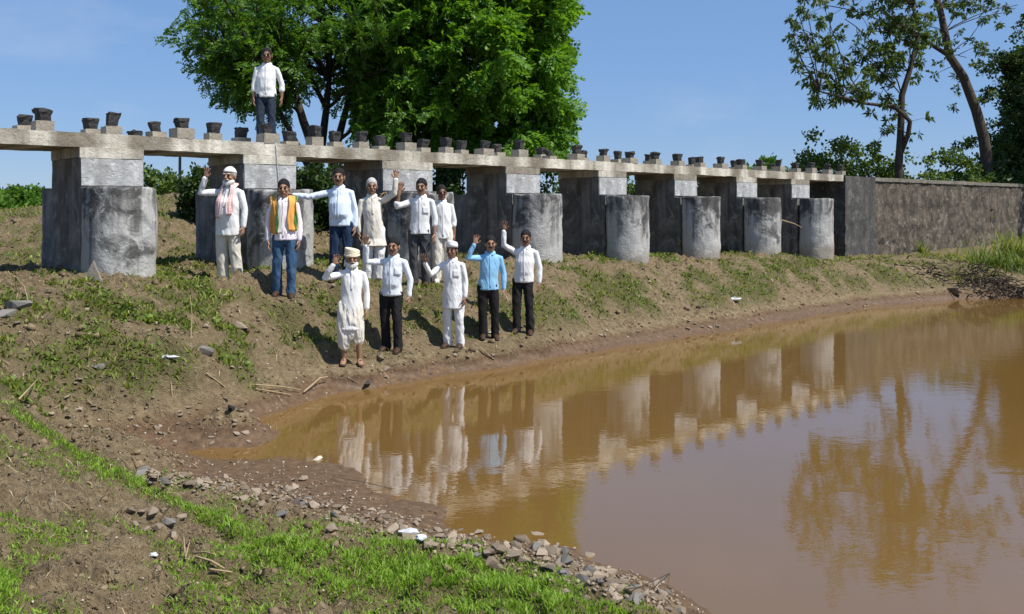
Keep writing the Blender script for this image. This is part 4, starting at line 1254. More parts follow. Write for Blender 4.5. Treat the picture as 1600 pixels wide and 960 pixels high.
# right bank: reed clump over a dark root mass
def reed_clump(px, py, n, hgt, label, seed, spread=.5, mat=None, wd=.012):
    r = np.random.default_rng(seed); b = ground_at(px, py)
    V = []; T = []
    for i in range(n):
        p = np.array([r.normal() * spread, r.normal() * spread * .6, 0]); p[2] = gz1(b.x + p[0], b.y + p[1]) - b.z - .03
        a = r.uniform(0, 6.28); h = hgt * r.uniform(.45, 1.1); ln = h * r.uniform(.3, 1.0)
        d = np.array([math.cos(a), math.sin(a), 0]); wv = np.array([-d[1], d[0], 0]) * wd * r.uniform(.7, 1.3)
        pr = []
        for k in range(5):
            u = k / 4
            c = p + d * ln * u ** 1.6 + np.array([0, 0, h * (u - .45 * u * u * (ln / h))])
            pr.append((c - wv * (1 - u * .85), c + wv * (1 - u * .85)))
        n0 = len(V)
        for q in pr: V += [q[0], q[1]]
        for k in range(4): T += [(n0 + 2 * k, n0 + 2 * k + 1, n0 + 2 * k + 3, n0 + 2 * k + 2)]
    o = empty('reed_clump', tuple(b)); link_mesh('foliage', arrays_mesh('foliage', np.array(V), np.array(T)), mat or M['grass_bright'], o)
    tag(o, label, 'plant'); return o
reed_clump(1538, 415, 150, .6, 'leafy green reed clump at the left end of the right bank', 71, .6, M['grass_weed'], .022)
reed_clump(1590, 405, 200, 1.35, 'tall green reed clump rising before the wall at the right edge', 72, .55, M['grass_weed'], .026)
reed_clump(1588, 420, 80, .45, 'low green reed clump drooping over the dark roots at right', 73, .6, M['leaf_bush'], .022)
reed_clump(1562, 420, 150, .85, 'bushy green reeds in the middle of the right bank', 76, .55, M['leaf_bush'], .022)
reed_clump(1440, 392, 50, .6, 'small tuft of grass growing at the foot of the wing wall', 74, .13, M['grass_weed'], .02)
reed_clump(1518, 440, 40, .3, 'small reed tuft beside the pale boulder', 75, .25, M['grass_weed'], .02)
rb = np.random.default_rng(8)
b = ground_at(1565, 455)
mb = MB()
for k in range(420):
    p = Vector((rb.normal() * 1.1 + .2, rb.normal() * .45, 0)); p.z = max(gz1(b.x + p.x, b.y + p.y), 0) - b.z + rb.uniform(0, .25)
    a = rb.uniform(0, 6.28); L = rb.uniform(.15, .5)
    e = p + Vector((math.cos(a) * L, math.sin(a) * L, rb.uniform(-.2, .12)))
    mb.tube([p, (p + e) / 2 + Vector((0, 0, .05)), e], [.02, .016, .01], 4, rnd=False)
o = mb.build('root_tangle', M['stick_dark']); o.location = b; tag(o, 'dark tangle of roots and twigs at the water edge on the right', 'roots', kind='stuff')

# ------------------------------------------------------------------ people
def mat_skin(name, c):
    t = NT(name)
    v = t.coords('Object')
    col = t.mix(t.noise(v, 9, 3), tuple(x * .82 for x in c), tuple(x * 1.15 for x in c))
    lip = t.attr('lip').outputs['Fac']
    col = t.mix(lip, col, (c[0] * .62, c[1] * .42, c[2] * .45))
    palm = t.attr('palm').outputs['Fac']
    col = t.mix(palm, col, (c[0] * 1.35, c[1] * 1.35, c[2] * 1.4))
    t.color(col); t.rough(0.5, 0.4)
    t.b.inputs['Subsurface Weight'].default_value = 0.06
    t.b.inputs['Subsurface Radius'].default_value = (.01, .004, .002)
    return t.m
SKIN = [mat_skin('skin_brown', (0.30, 0.165, 0.10)), mat_skin('skin_deep', (0.225, 0.115, 0.068)), mat_skin('skin_tan', (0.34, 0.19, 0.12))]
M['hair'] = mat_simple('black_hair', (0.012, 0.010, 0.009), .6, .4, 90, .8, .22)
M['hair_grey'] = mat_simple('grey_hair', (0.42, 0.41, 0.39), .7, .3, 60, .6)
M['hair_white'] = mat_simple('white_beard', (0.68, 0.66, 0.62), .8, .15, 60, .6)
M['eye'] = mat_simple('dark_eye', (0.02, 0.014, 0.01), .25, .1, 20, 0, .5)
M['white'] = mat_cloth('white_cotton', (0.72, 0.72, 0.71))
M['warm_white'] = mat_cloth('warm_white_cotton', (0.68, 0.64, 0.56), .85, .05, (0.5, 0.44, 0.34))
M['offwhite'] = mat_cloth('unbleached_cotton', (0.62, 0.58, 0.49))
M['pinkwhite'] = mat_cloth('pinkish_white_cotton', (0.76, 0.70, 0.73))
M['paleblue'] = mat_cloth('pale_blue_cotton', (0.62, 0.71, 0.82))
M['bluewhite'] = mat_cloth('bluish_white_cotton', (0.66, 0.70, 0.74))
M['sky_shirt'] = mat_cloth('light_blue_cotton', (0.235, 0.47, 0.68))
M['black_cloth'] = mat_cloth('black_trouser_cloth', (0.017, 0.016, 0.017), .8)
M['grey_cloth'] = mat_cloth('charcoal_trouser_cloth', (0.062, 0.062, 0.066), .7)
M['navy'] = mat_cloth('navy_denim', (0.018, 0.035, 0.075), .85, .3)
M['denim'] = mat_cloth('blue_denim', (0.05, 0.105, 0.19), .85, .45)
M['denim_dark'] = mat_cloth('dark_denim', (0.028, 0.04, 0.062), .85, .35)
M['orange'] = mat_cloth('orange_scarf_cloth', (0.70, 0.34, 0.085))
M['green_cloth'] = mat_cloth('green_border_cloth', (0.07, 0.20, 0.05))
M['cream'] = mat_cloth('cream_turban_cloth', (0.70, 0.61, 0.45))
M['leather'] = mat_simple('brown_leather', (0.055, 0.032, 0.02), .5, .3, 20, .2)
M['shoe_white'] = mat_simple('white_shoe', (0.62, 0.61, 0.58), .6, .1, 20)
def mat_check():
    t = NT('red_check_cloth')
    v = t.coords('Object')
    w1 = t.new('ShaderNodeTexWave', wave_type='BANDS', bands_direction='X'); w1.inputs['Scale'].default_value = 14
    w2 = t.new('ShaderNodeTexWave', wave_type='BANDS', bands_direction='Z'); w2.inputs['Scale'].default_value = 14
    t.link(v, w1.inputs[0]); t.link(v, w2.inputs[0])
    f = t.math('MULTIPLY', t.math('ADD', t.ramp(w1.outputs[1], [(.5, 0), (.7, 1)]), t.ramp(w2.outputs[1], [(.5, 0), (.7, 1)])), .42)
    t.color(t.mix(f, (0.76, 0.68, 0.65), (0.62, 0.17, 0.15))); t.rough(.9, .1)
    return t.m
M['check'] = mat_check()

def fold_fn(seed, amp=.009, f=(7, 7, 2.6), shear=1.2):
    def fn(co):
        p = co.astype(float).copy()
        q = np.stack([p[:, 0] * f[0] + p[:, 2] * shear, p[:, 1] * f[1], p[:, 2] * f[2] - p[:, 0] * shear * 1.5], 1) + seed * 3.7
        a = vnoise3(q, 1); b = vnoise3(q * 2.1 + 9, 2); c = vnoise3(p * 5 + seed, 3)
        ridge = 1 - np.abs(a - .5) * 3.2
        return (ridge - .35) * amp * .8 + (1 - np.abs(b - .5) * 3 - .3) * amp * .45 + (c - .5) * amp * .35
    return fn

def person(label, spot, H, shirt, trousers, skin, arms, hair='hair', head=None, yaw=0.0, hem=0.80, sleeve=(1.0, 1.0), face='moustache', shoes='leather', bulk=1.0, leg='trousers', stance=.10, lean=0.0, group='men posing on and below the weir', scarf=None, seed=0, feetz=None, loose=1.0, belly=0.0, collar=True, headyaw=0.0, pocket=False):
    """arms: dict side(-1 picture left, +1 picture right) -> (elbow direction, wrist direction, mode)"""
    X, Y, Z = spot
    k = H / 1.70
    root = empty('person', (X, Y, Z), yaw)
    tag(root, label, 'person', group)
    cy, sy = math.cos(yaw), math.sin(yaw)
    def gl(x, y):
        """ground under a local point"""
        if feetz is not None: return feetz
        return gz1(X + x * cy - y * sy, Y + x * sy + y * cy) - Z
    V = Vector
    rd = random.Random(seed + 3)
    # ---- skeleton
    hipz, shz = .90 * k, 1.338 * k
    lx = lean
    sh = {s: V((s * .168 * k * (1 + .25 * (bulk - 1)) + lx, .01, shz)) for s in (-1, 1)}
    hips = {s: V((s * .085 * k - lx * .35, 0, hipz + s * lx * .25)) for s in (-1, 1)}
    foot = {}
    for s in (-1, 1):
        fx, fy = s * stance * rd.uniform(.8, 1.15) + lx * .3, rd.uniform(-.08, .06)
        foot[s] = V((fx, fy, gl(fx, fy)))
    knee = {s: (hips[s] + foot[s]) / 2 + V((s * .008, -.025, .03)) for s in (-1, 1)}
    ank = {s: foot[s] + V((0, .02, .085)) for s in (-1, 1)}
    hc = V((lx * 1.15, -.015, 1.574 * k)); hs = k * 1.13
    body = MB()
    # trunk and neck
    body.tube([(0, 0, hipz - .05), (lx * .3, 0, 1.05 * k), (lx * .7, .0, 1.25 * k), (lx, .01, 1.37 * k)], [(.13 * k, .09 * k), (.12 * k * bulk, .085 * k), (.125 * k, .085 * k), (.095 * k, .06 * k)], 14, side=(1, 0, 0))
    body.tube([(lx, .012, 1.36 * k), (lx * 1.1, .0, 1.50 * k)], [(.062 * k, .06 * k), (.055 * k, .055 * k)], 12, side=(1, 0, 0))
    # head
    body.ell(hc + V((0, .012, .028)) * hs, (.073 * hs, .092 * hs, .092 * hs), 20, 14)
    body.ell(hc + V((0, -.012, -.042)) * hs, (.06 * hs, .07 * hs, .075 * hs), 18, 12)
    body.ell(hc + V((0, -.05, -.088)) * hs, (.028 * hs, .028 * hs, .024 * hs), 10, 8)
    body.tube([hc + V((0, -.084, .018)) * hs, hc + V((0, -.104, -.022)) * hs], [.009 * hs, .017 * hs], 8)
    body.ell(hc + V((0, -.092, -.03)) * hs, (.02 * hs, .013 * hs, .011 * hs), 10, 8)
    body.tube([hc + V((-.045, -.076, .024)) * hs, hc + V((0, -.086, .026)) * hs, hc + V((.045, -.076, .024)) * hs], [.011 * hs] * 3, 8)
    body.tube([hc + V((-.024, -.073, -.058)) * hs, hc + V((0, -.081, -.056)) * hs, hc + V((.024, -.073, -.058)) * hs], [.009 * hs] * 3, 8)
    for s in (-1, 1):
        body.ell(hc + V((s * .076, .014, -.008)) * hs, (.010 * hs, .022 * hs, .034 * hs), 10, 8)
        body.ell(hc + V((s * .04, -.06, -.02)) * hs, (.024 * hs, .022 * hs, .02 * hs), 10, 8)
    # legs and feet
    for s in (-1, 1):
        body.tube([hips[s] + V((0, 0, -.02)), (hips[s] + knee[s]) / 2, knee[s], (knee[s] * .6 + ank[s] * .4), ank[s]], [.082 * k, .068 * k, .052 * k, .05 * k, .036 * k], 10)
        body.tube([ank[s] + V((0, .01, -.03)), foot[s] + V((s * .012, -.06, .035)), foot[s] + V((s * .022, -.135, .022))], [(.036, .034), (.042, .03), (.036, .018)], 10, side=(1, 0, 0))
    # arms
    palms = []; wrist = {}; elbow = {}
    for s in (-1, 1):
        ed, wd, mode = arms[s]
        ed = V(ed).normalized(); wd = V(wd).normalized()
        el = sh[s] + ed * .275 * k; wr = el + wd * .245 * k
        elbow[s] = el; wrist[s] = wr
        body.tube([sh[s], (sh[s] + el) / 2, el, el * .6 + wr * .4, wr], [.034 * k, .036 * k, .033 * k, .033 * k, .025 * k], 10)
        hd = wd.copy()
        if mode == 'up':
            nrm = V((0, -1, 0)); hd = (wd + V((0, 0, .6))).normalized()
        elif mode == 'side':
            nrm = V((0, -.5, -1))
        else:
            nrm = V((-s, 0, 0)); hd = (wd + V((0, -.12, -.4))).normalized()
        nrm = (nrm - hd * nrm.dot(hd)).normalized()
        sd = hd.cross(nrm).normalized()           # across the palm
        th = 1
        if mode == 'up': th = 1 if sd.x * (-s) > 0 else -1   # thumb towards the head
        elif mode == 'side': th = 1 if sd.y < 0 else -1
        else: th = 1 if sd.y < 0 else -1
        kn = wr + hd * .095 * k
        body.tube([wr, wr + hd * .03 * k, wr + hd * .07 * k, kn], [(.026 * k, .02 * k), (.035 * k, .019 * k), (.041 * k, .017 * k), (.039 * k, .014 * k)], 12, side=sd)
        spread = .30 if mode == 'up' else .10
        curl = {'up': .18, 'side': .12}.get(mode, .55)
        for i, (off, ln) in enumerate(((.031, .070), (.011, .080), (-.010, .075), (-.030, .058))):
            b0_ = wr + hd * (.088 - .006 * (i == 3)) * k + sd * th * off * k
            d1 = (hd + sd * th * spread * (off / .03) + nrm * curl * .5).normalized()
            d2 = (hd + sd * th * spread * (off / .03) * .8 + nrm * curl * 1.6).normalized()
            m_ = b0_ + d1 * ln * .5 * k; e_ = m_ + d2 * ln * .5 * k
            body.tube([b0_, m_, e_], [.0112 * k, .0105 * k, .009 * k], 8)
        t0 = wr + hd * .028 * k + sd * th * .028 * k
        t1 = t0 + (hd * .55 + sd * th * .85 + nrm * .3).normalized() * .042 * k
        t2 = t1 + (hd * .95 + sd * th * .35 + nrm * .3).normalized() * .034 * k
        body.tube([t0, t1, t2], [.0155 * k, .0125 * k, .0105 * k], 8)
        palms.append((wr + hd * .07 * k, nrm))
    bo = body.remeshed('body', SKIN[skin], root, .0062 * k, 2, .22)
    co = np.array([v.co[:] for v in bo.data.vertices])
    nn = np.array([n.vector[:] for n in bo.data.vertex_normals])
    lp = np.array((hc + V((0, -.088, -.058)) * hs)[:])
    lip = np.clip(1.3 - np.linalg.norm((co - lp) / np.array([.026, .03, .010]) / hs, axis=1), 0, 1)
    pa = np.zeros(len(co))
    for c_, n_ in palms:
        m_ = np.linalg.norm(co - np.array(c_[:]), axis=1) < .13 * k
        pa = np.maximum(pa, m_ * np.clip(nn @ np.array(n_[:]) * 1.5 - .3, 0, .8))
    for nm, arr in (('lip', lip), ('palm', pa)):
        at = bo.data.attributes.new(nm, 'FLOAT', 'POINT'); at.data.foreach_set('value', arr.astype(np.float32))
    # eyes, brows
    for s in (-1, 1):
        e = MB(); e.ell((0, 0, 0), (.0115 * hs, .007 * hs, .0055 * hs), 10, 8)
        eo = e.build('eye', M['eye'], root, True); eo.location = hc + V((s * .031, -.0765, .004)) * hs  # whole eyeball dark: iris tone plus the socket's shade put into the colour
        e = MB(); e.tube([V((-.018, 0.003, -.002)) * hs, V((0, -.002, .003)) * hs, V((.018, .003, -.001)) * hs], [.0048 * hs] * 3, 6)
        bw = e.build('eyebrow', M['hair_white'] if hair == 'hair_white' or face == 'beard' else M['hair'], root, True); bw.location = hc + V((s * .031, -.0855, .031)) * hs
    if face in ('moustache', 'beard'):
        e = MB(); e.tube([V((-.034, .012, -.012)) * hs, V((-.014, -.003, 0)) * hs, V((.014, -.003, 0)) * hs, V((.034, .012, -.012)) * hs], [.004 * hs, .0065 * hs, .0065 * hs, .004 * hs], 8)
        mo = e.build('moustache', M['hair_white'] if face == 'beard' else M['hair'], root, True); mo.location = hc + V((0, -.088, -.043)) * hs
    if face == 'beard':
        e = MB()
        for a in np.linspace(-1, 1, 9):
            c_ = V((math.sin(a * 1.35) * .066, -.068 * math.cos(a * 1.25) + .0, -.068 - .028 * (1 - abs(a)))) * hs
            e.ell(c_, (.022 * hs, .02 * hs, (.026 + .016 * (1 - abs(a))) * hs), 10, 8)
        bd = e.remeshed('beard', M['hair_white'], root, .008, 3); bd.location = hc
    if face == 'stubble' or face == 'shades':
        pass
    if face == 'shades':
        e = MB()
        for s in (-1, 1): e.ell((s * .032 * hs, 0, 0), (.026 * hs, .008 * hs, .018 * hs), 12, 8)
        e.tube([(-.07 * hs, .06 * hs, .01 * hs), (-.056 * hs, .004, .008 * hs), (.056 * hs, .004, .008 * hs), (.07 * hs, .06 * hs, .01 * hs)], [.004] * 4, 6)
        sg = e.build('glasses', M['eye'], root, True); sg.location = hc + V((0, -.092, .006)) * hs
    # hair (clipped shell)
    def shell(mb_, z_cut, tilt, name, mat):
        me = mb_.mesh('t'); bm = bmesh.new(); bm.from_mesh(me); bpy.data.meshes.remove(me)
        g = bm.verts[:] + bm.edges[:] + bm.faces[:]
        r_ = bmesh.ops.bisect_plane(bm, geom=g, plane_co=(0, 0, z_cut), plane_no=(0, -tilt, 1), clear_inner=True)
        ed_ = [x for x in r_['geom_cut'] if isinstance(x, bmesh.types.BMEdge)]
        if ed_: bmesh.ops.holes_fill(bm, edges=ed_)
        me = bpy.data.meshes.new(name); bm.to_mesh(me); bm.free()
        ho = link_mesh(name, me, mat, root, True); ho.location = hc; return ho
    if hair:
        e = MB(); e.ell(V((0, .018, .040)) * hs, (.0795 * hs, .0965 * hs, .0945 * hs), 28, 20)
        hm = shell(e, -.012 * hs, -1.0, 'hair', M[hair])
        vv = np.array([v.co[:] for v in hm.data.vertices]); dn = (vnoise3(vv * 60 + seed, 3) - .5) * .014 + (vnoise3(vv * 140 + seed, 4) - .5) * .008
        hm.data.vertices.foreach_set('co', (vv * (1 + dn[:, None] * 6)).astype(np.float32).ravel())
    if head == 'skullcap':
        e = MB(); e.ell(V((0, .014, .04)) * hs, (.084 * hs, .103 * hs, .092 * hs), 26, 18)
        shell(e, .052 * hs, -.12, 'cap', M['white'])
    elif head == 'boatcap':
        e = MB()
        vs = []; fs = []
        lv = [(.045, 1.0), (.075, 1.02), (.105, .95), (.125, .78), (.128, .5)]
        for z, q in lv:
            for j in range(24):
                a = 2 * math.pi * j / 24
                px_, py_ = .084 * math.cos(a) * (q if z > .1 else 1), .108 * math.sin(a) * (q * .5 + .5)
                vs.append((px_ * hs, (py_ + .012) * hs, (z + .012 * math.sin(a) * -1 + (.012 * abs(math.sin(a)) if z > .1 else 0)) * hs))
        for i in range(len(lv) - 1):
            for j in range(24): fs.append((i * 24 + j, i * 24 + (j + 1) % 24, (i + 1) * 24 + (j + 1) % 24, (i + 1) * 24 + j))
        fs.append(tuple((len(lv) - 1) * 24 + j for j in range(24))); fs.append(tuple(reversed(range(24))))
        e.add(vs, fs); co_ = e.build('cap', M['white'], root, True); co_.location = hc
    elif head == 'turban':
        e = MB(); e.ell(V((0, .015, .07)) * hs, (.085 * hs, .10 * hs, .07 * hs), 18, 12)
        for q in range(6):
            z = .05 + .014 * q; tl = .25 * math.sin(q * 1.3)
            ring = [V((.094 * math.cos(a) * (1 - .06 * q * .5), .112 * math.sin(a) * (1 - .05 * q * .5) + .014, z + .018 * math.sin(a + q) + tl * .02 * math.cos(a))) * hs for a in np.linspace(0, 2 * math.pi, 22)]
            e.tube(ring, [.015 * hs] * 22, 7, rnd=False)
        tb_ = e.remeshed('turban', M['cream'], root, .008, 2); tb_.location = hc
        e = MB(); e.tube([V((.05, .09, .03)) * hs, V((-.085, .07, -.03)) * hs, V((-.09, .05, -.10)) * hs], [(.02, .008)] * 3, 8)
        tt = e.build('turban_tail', M['cream'], root, True); tt.location = hc
    # ---- trousers / dhoti
    lg = MB()
    wz = 1.0 * k
    lg.tube([(0, .0, hipz - .07), (0, .005, hipz + .02), (lx * .2, .0, wz)], [(.142 * k, .098 * k), (.145 * k * bulk, .102 * k), (.135 * k * bulk, .095 * k * bulk)], 16, side=(1, 0, 0))
    if leg == 'trousers' or leg == 'pyjama':
        wide = 1.0 if leg == 'trousers' else 1.22
        for s in (-1, 1):
            hem_ = foot[s] + V((0, .012, .05))
            lg.tube([hips[s] + V((0, .0, -.02)), (hips[s] + knee[s]) / 2, knee[s], knee[s] * .5 + hem_ * .5, hem_], [.092 * k, .083 * k * (wide * .5 + .5), .068 * k * wide, .066 * k * wide, .068 * k * wide], 14)
        tr = lg.remeshed('trousers', M[trousers], root, .011, 3, 1.0, fold_fn(seed + 1, .014, (13, 11, 3.4), 5.5))
    else:
        for s in (-1, 1):
            e_ = foot[s] * .62 + hips[s] * .38; e_.z = gl(0, 0) + .31 * k + .03 * s
            lg.tube([hips[s], (hips[s] + e_) / 2 + V((0, -.01, 0)), e_ + V((0, 0, .06)), e_], [(.092 * k, .095 * k), (.094 * k, .10 * k), (.086 * k, .09 * k), (.07 * k, .075 * k)], 14, side=(1, 0, 0))
        lg.tube([(0, -.05, hipz), (.02, -.085, hipz - .25), (.0, -.06, hipz - .46)], [(.08, .05), (.07, .045), (.035, .03)], 12, side=(1, 0, 0))
        tr = lg.remeshed('dhoti', M[trousers], root, .010, 2, 1.0, fold_fn(seed + 1, .026, (17, 17, 2.2), 3.5))
    # ---- shirt
    sm = MB()
    hz = hem * k
    tor = [(0, hz, .174 * loose, .138 * loose), (0, hz + .12, .166 * (loose * .5 + .5) * bulk, .128 * bulk), (.3, 1.02 * k, .148 * bulk, .115 * bulk + belly), (.6, 1.18 * k, .155 * bulk, .115 * bulk + belly * .5), (.85, 1.27 * k, .158, .108), (.95, 1.335 * k, .152, .1), (1.0, 1.375 * k, .125, .088), (1.03, 1.41 * k, .09, .074), (1.05, 1.445 * k, .064, .062)]
    sm.tube([(lx * a, -belly * .3 if 0 < a < .7 else 0.004, z) for a, z, _, _ in tor], [(w_ * k, d_ * k) for _, _, w_, d_ in tor], 20, side=(1, 0, 0), rnd=False)
    for s in (-1, 1):
        fr = sleeve[0] if s < 0 else sleeve[1]
        el, wr = elbow[s], wrist[s]
        up = sh[s] + V((-s * .07, 0, .02))
        pts = [up, sh[s], (sh[s] + el) / 2, el]
        rd_ = [.047 * k, .05 * k, .048 * k * (loose * .5 + .5), .045 * k]
        if fr > .5:
            endp = el + (wr - el) * min(1, (fr - .5) * 2) * .97
            pts += [(el + endp) / 2, endp]; rd_ += [.044 * k, .036 * k if fr > .9 else .046 * k]
        sm.tube(pts, rd_, 12)
    so = sm.remeshed('shirt' if hem > .72 else 'kurta', M[shirt], root, .0115, 4, 1.0, fold_fn(seed, .0095, (12, 9, 2.0), 4.5))
    sco = np.array([v.co[:] for v in so.data.vertices])
    def front(x, z):
        m_ = (np.abs(sco[:, 0] - x) < .022) & (np.abs(sco[:, 2] - z) < .022)
        return sco[m_, 1].min() if m_.any() else None
    # front placket and collar
    rows = []
    for z in np.linspace(1.40 * k, (hz + .04 if hem > .72 else 1.12 * k), 14):
        y_ = front(lx * .7, z)
        if y_ is not None: rows.append((z, y_))
    if len(rows) > 3:
        e = MB(); e.tube([(lx * .75, y_ - .001, z) for z, y_ in rows], [(.013, .0022)] * len(rows), 8, side=(1, 0, 0), rnd=False)
        e.build('placket', M[shirt], root, True)
    if collar:
        for s in (-1, 1):
            e = MB()
            c0 = V((lx, .012, 1.44 * k))
            pts = [c0 + V((s * .0, .068, .022)) * k, c0 + V((s * .058, .045, .018)) * k, c0 + V((s * .072, -.005, .008)) * k, c0 + V((s * .058, -.062, -.02)) * k, c0 + V((s * .03, -.09, -.045)) * k]
            e.tube(pts, [(.006, .022 * k), (.007, .024 * k), (.008, .026 * k), (.008, .026 * k), (.006, .014 * k)], 8, side=(0, 0, 1) if False else (s, 0, .4))
            e.build('collar', M[shirt], root, True)
        if pocket:
            y0_ = front(.085 + lx, 1.22 * k)
            if y0_ is not None:
                e = MB()
                g_ = [(x, z) for z in np.linspace(1.15 * k, 1.27 * k, 5) for x in np.linspace(.045 + lx, .135 + lx, 5)]
                vs = [(x, (front(x, z) or y0_) - .0002, z) for x, z in g_]
                fs = [(r * 5 + c, r * 5 + c + 1, r * 5 + c + 6, r * 5 + c + 5) for r in range(4) for c in range(4)]
                e.add(vs, fs); po = e.build('pocket', M[shirt], root, True)
                md = po.modifiers.new('t', 'SOLIDIFY'); md.thickness = .0016
    # scarf lying over both shoulders
    if scarf:
        mname, zend, xi, xo = scarf
        sc_root = None
        for s in (-1, 1):
            zs = np.linspace(1.455 * k, zend * k + (.02 * s), 16)
            def strip(x0_, x1_, nx_, off, mat_, nm_, par):
                vs = []; n_ = len(zs) + 3
                for r_i in range(n_):
                    for c_ in range(nx_):
                        u_ = c_ / (nx_ - 1)
                        if r_i < 3:      # over the shoulder
                            a = (r_i / 3)
                            x_ = (.055 + (x0_ + (x1_ - x0_) * u_ - .055) * (.75 + .25 * a)) * s + lx
                            vs.append((x_, .085 - .075 * a, (1.415 + .055 * math.sin(.6 + a * 1.2) - .13 * max(0, abs(x_ - lx) - .07)) * k + off)); continue
                        z = zs[r_i - 3]; v_ = (r_i - 3) / (len(zs) - 1)
                        x_ = s * (x0_ + (x1_ - x0_) * u_ + .012 * math.sin(v_ * 7 + u_ * 3)) + lx * (1 - v_ * .6)
                        y_ = front(x_, z)
                        if y_ is None: y_ = vs[-nx_][1] if len(vs) >= nx_ else -.05
                        y_ = y_ - off - .006 * (1 + math.sin(u_ * 13 + v_ * 2.5))
                        vs.append((x_, y_, z))
                fs = [(r_i * nx_ + c_, r_i * nx_ + c_ + 1, (r_i + 1) * nx_ + c_ + 1, (r_i + 1) * nx_ + c_) for r_i in range(n_ - 1) for c_ in range(nx_ - 1)]
                e = MB(); e.add(vs, fs); so_ = e.build(nm_, mat_, par, True)
                md = so_.modifiers.new('t', 'SOLIDIFY'); md.thickness = .008; md.offset = 0
                return so_
            sp_ = strip(xi, xo, 9, .010, M[mname], 'scarf', root)
            if mname == 'orange':
                if s < 0:
                    strip(xi - .05, xi + .006, 6, .014, M['white'], 'scarf_border', sp_)
                    strip(xi + .004, xi + .02, 4, .019, M['green_cloth'], 'scarf_stripe', sp_)
                else:
                    strip(xo - .03, xo - .008, 4, .016, M['green_cloth'], 'scarf_stripe', sp_)
        e = MB(); c0 = V((lx, .012, 1.45 * k))
        e.tube([c0 + V((math.cos(a) * .078, math.sin(a) * .075, .012 * math.sin(a))) * k for a in np.linspace(-.35, math.pi + .35, 14)], [(.02, .028)] * 14, 8, side=(0, 0, 1))
        e.build('scarf_neck', M[mname], root, True)
    # ---- footwear
    if shoes:
        for s in (-1, 1):
            e = MB(); f_ = foot[s]
            if shoes == 'sandal':
                e.tube([f_ + V((0, .06, .008)), f_ + V((s * .01, -.04, .008)), f_ + V((s * .02, -.16, .008))], [(.036, .009), (.042, .009), (.038, .009)], 10, side=(1, 0, 0))
                e.tube([f_ + V((s * .012 - .045, -.05, .02)), f_ + V((s * .012, -.06, .075)), f_ + V((s * .012 + .045, -.05, .02))], [.009] * 3, 6)
                e.build('sandal', M['leather'], root, True)
            else:
                e.tube([f_ + V((0, .055, .04)), f_ + V((0, .03, .045)), f_ + V((s * .01, -.05, .042)), f_ + V((s * .02, -.13, .03)), f_ + V((s * .022, -.165, .022))], [(.036, .036), (.042, .042), (.046, .038), (.044, .028), (.034, .02)], 12, side=(1, 0, 0))
                e.tube([f_ + V((0, .085, .008)), f_ + V((s * .01, -.05, .008)), f_ + V((s * .022, -.19, .008))], [(.036, .012), (.047, .012), (.036, .012)], 10, side=(1, 0, 0))
                e.build('shoe', M[shoes], root, True)
    return root

DOWN = lambda s, o=.16, b=.10: ((s * o, .03, -1), (s * (.02 - b * .3), -.16, -1), 'down')
def at_spot(key):
    px, py, d = PEOPLE_SPOTS[key]
    x = PXD(px, d); return (x, d, gz1(x, d))
# man on the deck
dx_, dy_ = st(s_at(416, -.62), -.62)
person('man in white shirt and dark jeans standing up on the weir deck', (dx_, dy_, HD + .005), 1.66, 'white', 'denim_dark', 1, {-1: DOWN(-1, .2), 1: DOWN(1, .34)}, sleeve=(.72, .72), hem=.84, feetz=0.0, face='shades', seed=1, yaw=.15, lean=.01, belly=.02, bulk=1.04)
person('old man in white cap with checked scarf, arm raised before the second pier', at_spot('a'), 1.72, 'white', 'offwhite', 0, {-1: ((-.72, -.55, -.02), (.42, -.12, .9), 'up'), 1: DOWN(1, .22)}, hair='hair_grey', head='skullcap', face='beard', hem=.70, leg='pyjama', seed=2, scarf=('check', .98, .05, .13), belly=.045, bulk=1.12, loose=1.12, yaw=-.18, lean=.02, shoes='shoe_white')
person('young man in orange scarf and blue jeans with both arms down', at_spot('b'), 1.69, 'pinkwhite', 'denim', 0, {-1: DOWN(-1, .2), 1: DOWN(1, .2)}, hem=.83, seed=3, scarf=('orange', .94, .07, .192), face='plain', yaw=.12, lean=-.012)
person('man in pale blue shirt and navy jeans resting a hand on the pier nose', at_spot('c'), 1.73, 'paleblue', 'navy', 0, {-1: ((-.93, -.22, -.22), (-1, -.05, .12), 'side'), 1: DOWN(1, .26)}, hem=.84, seed=4, belly=.05, bulk=1.08, lean=-.03, face='moustache', yaw=.05)
person('grey-haired man in long cream kurta raising his arm beside the opening', at_spot('d'), 1.68, 'warm_white', 'white', 0, {-1: DOWN(-1, .18), 1: ((.5, -.45, .32), (.1, -.15, 1), 'up')}, hair='hair_grey', hem=.60, leg='pyjama', seed=5, yaw=.2, lean=-.03, face='plain', loose=1.25, belly=.03)
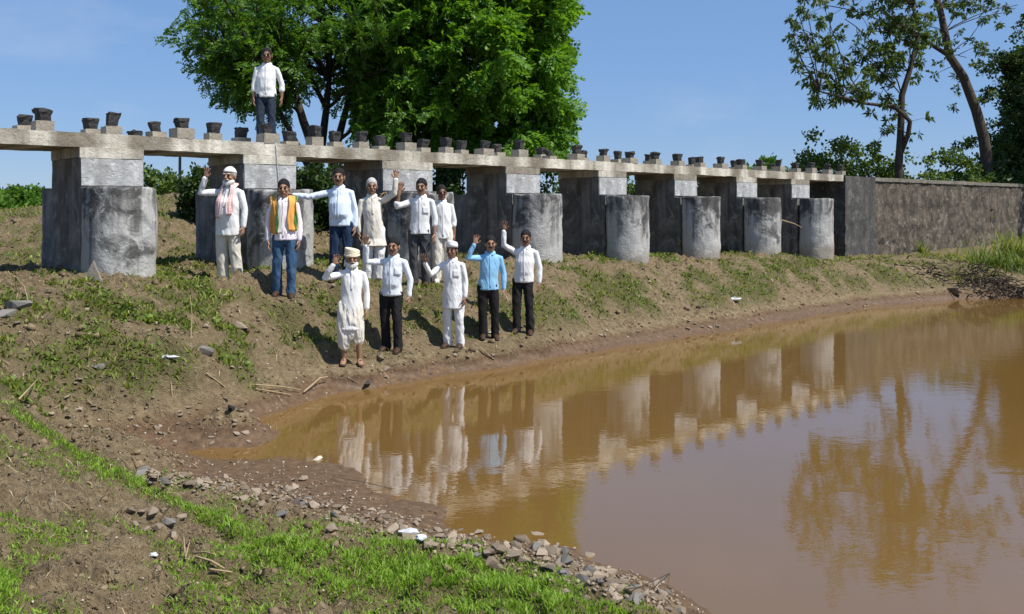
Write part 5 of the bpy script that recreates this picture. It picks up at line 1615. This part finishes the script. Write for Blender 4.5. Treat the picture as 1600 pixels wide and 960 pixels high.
person('man in white shirt and charcoal trousers with rolled sleeves, arm raised high', at_spot('e'), 1.74, 'white', 'grey_cloth', 0, {-1: ((-.6, -.5, -.22), (.28, -.1, 1), 'up'), 1: DOWN(1, .2)}, sleeve=(.62, .70), hem=.83, seed=6, face='moustache', yaw=-.12, lean=.025, pocket=True)
person('man in white shirt and cream trousers holding a hand beside his head', at_spot('f'), 1.68, 'white', 'warm_white', 1, {-1: ((-.75, -.3, -.45), (.30, -.35, 1), 'up'), 1: DOWN(1, .2)}, sleeve=(.6, .66), hem=.76, seed=7, leg='pyjama', face='shades', shoes='shoe_white', yaw=.22, lean=-.02)
person('turbaned old man in white kurta and dhoti waving near the water', at_spot('g'), 1.58, 'white', 'warm_white', 0, {-1: ((-.75, -.5, -.12), (.52, -.25, .8), 'up'), 1: DOWN(1, .2)}, hair='hair_white', head='turban', face='beard', hem=.52, leg='dhoti', seed=8, shoes='sandal', loose=1.12, yaw=.2, lean=.015)
person('man in bluish white shirt and black trousers raising his hand between turbaned and capped men', at_spot('h'), 1.63, 'bluewhite', 'black_cloth', 0, {-1: ((-.62, -.6, .05), (.05, -.2, 1), 'up'), 1: DOWN(1, .34)}, hem=.84, seed=9, face='moustache', belly=.03, yaw=-.2, lean=.03, pocket=True)
person('man all in white with boat-shaped cap and long shirt near the water', at_spot('i'), 1.60, 'white', 'white', 1, {-1: ((-.42, -.55, -.45), (-.22, -.55, .85), 'up'), 1: DOWN(1, .2)}, head='boatcap', hem=.64, seed=10, face='plain', loose=1.08, yaw=-.25, lean=-.015, pocket=True)
person('man in light blue shirt and black trousers waving at the bank foot', at_spot('j'), 1.62, 'sky_shirt', 'black_cloth', 0, {-1: ((-.7, -.6, .06), (.42, -.1, .9), 'up'), 1: DOWN(1, .22)}, hem=.82, seed=11, face='moustache', yaw=.1, lean=.03)
person('man in white shirt and black trousers stretching his arm straight up', at_spot('k'), 1.66, 'white', 'black_cloth', 1, {-1: ((-.52, -.45, .35), (.06, -.1, 1), 'up'), 1: DOWN(1, .24)}, hem=.84, seed=12, face='moustache', belly=.02, yaw=-.15, lean=.035, bulk=1.05)
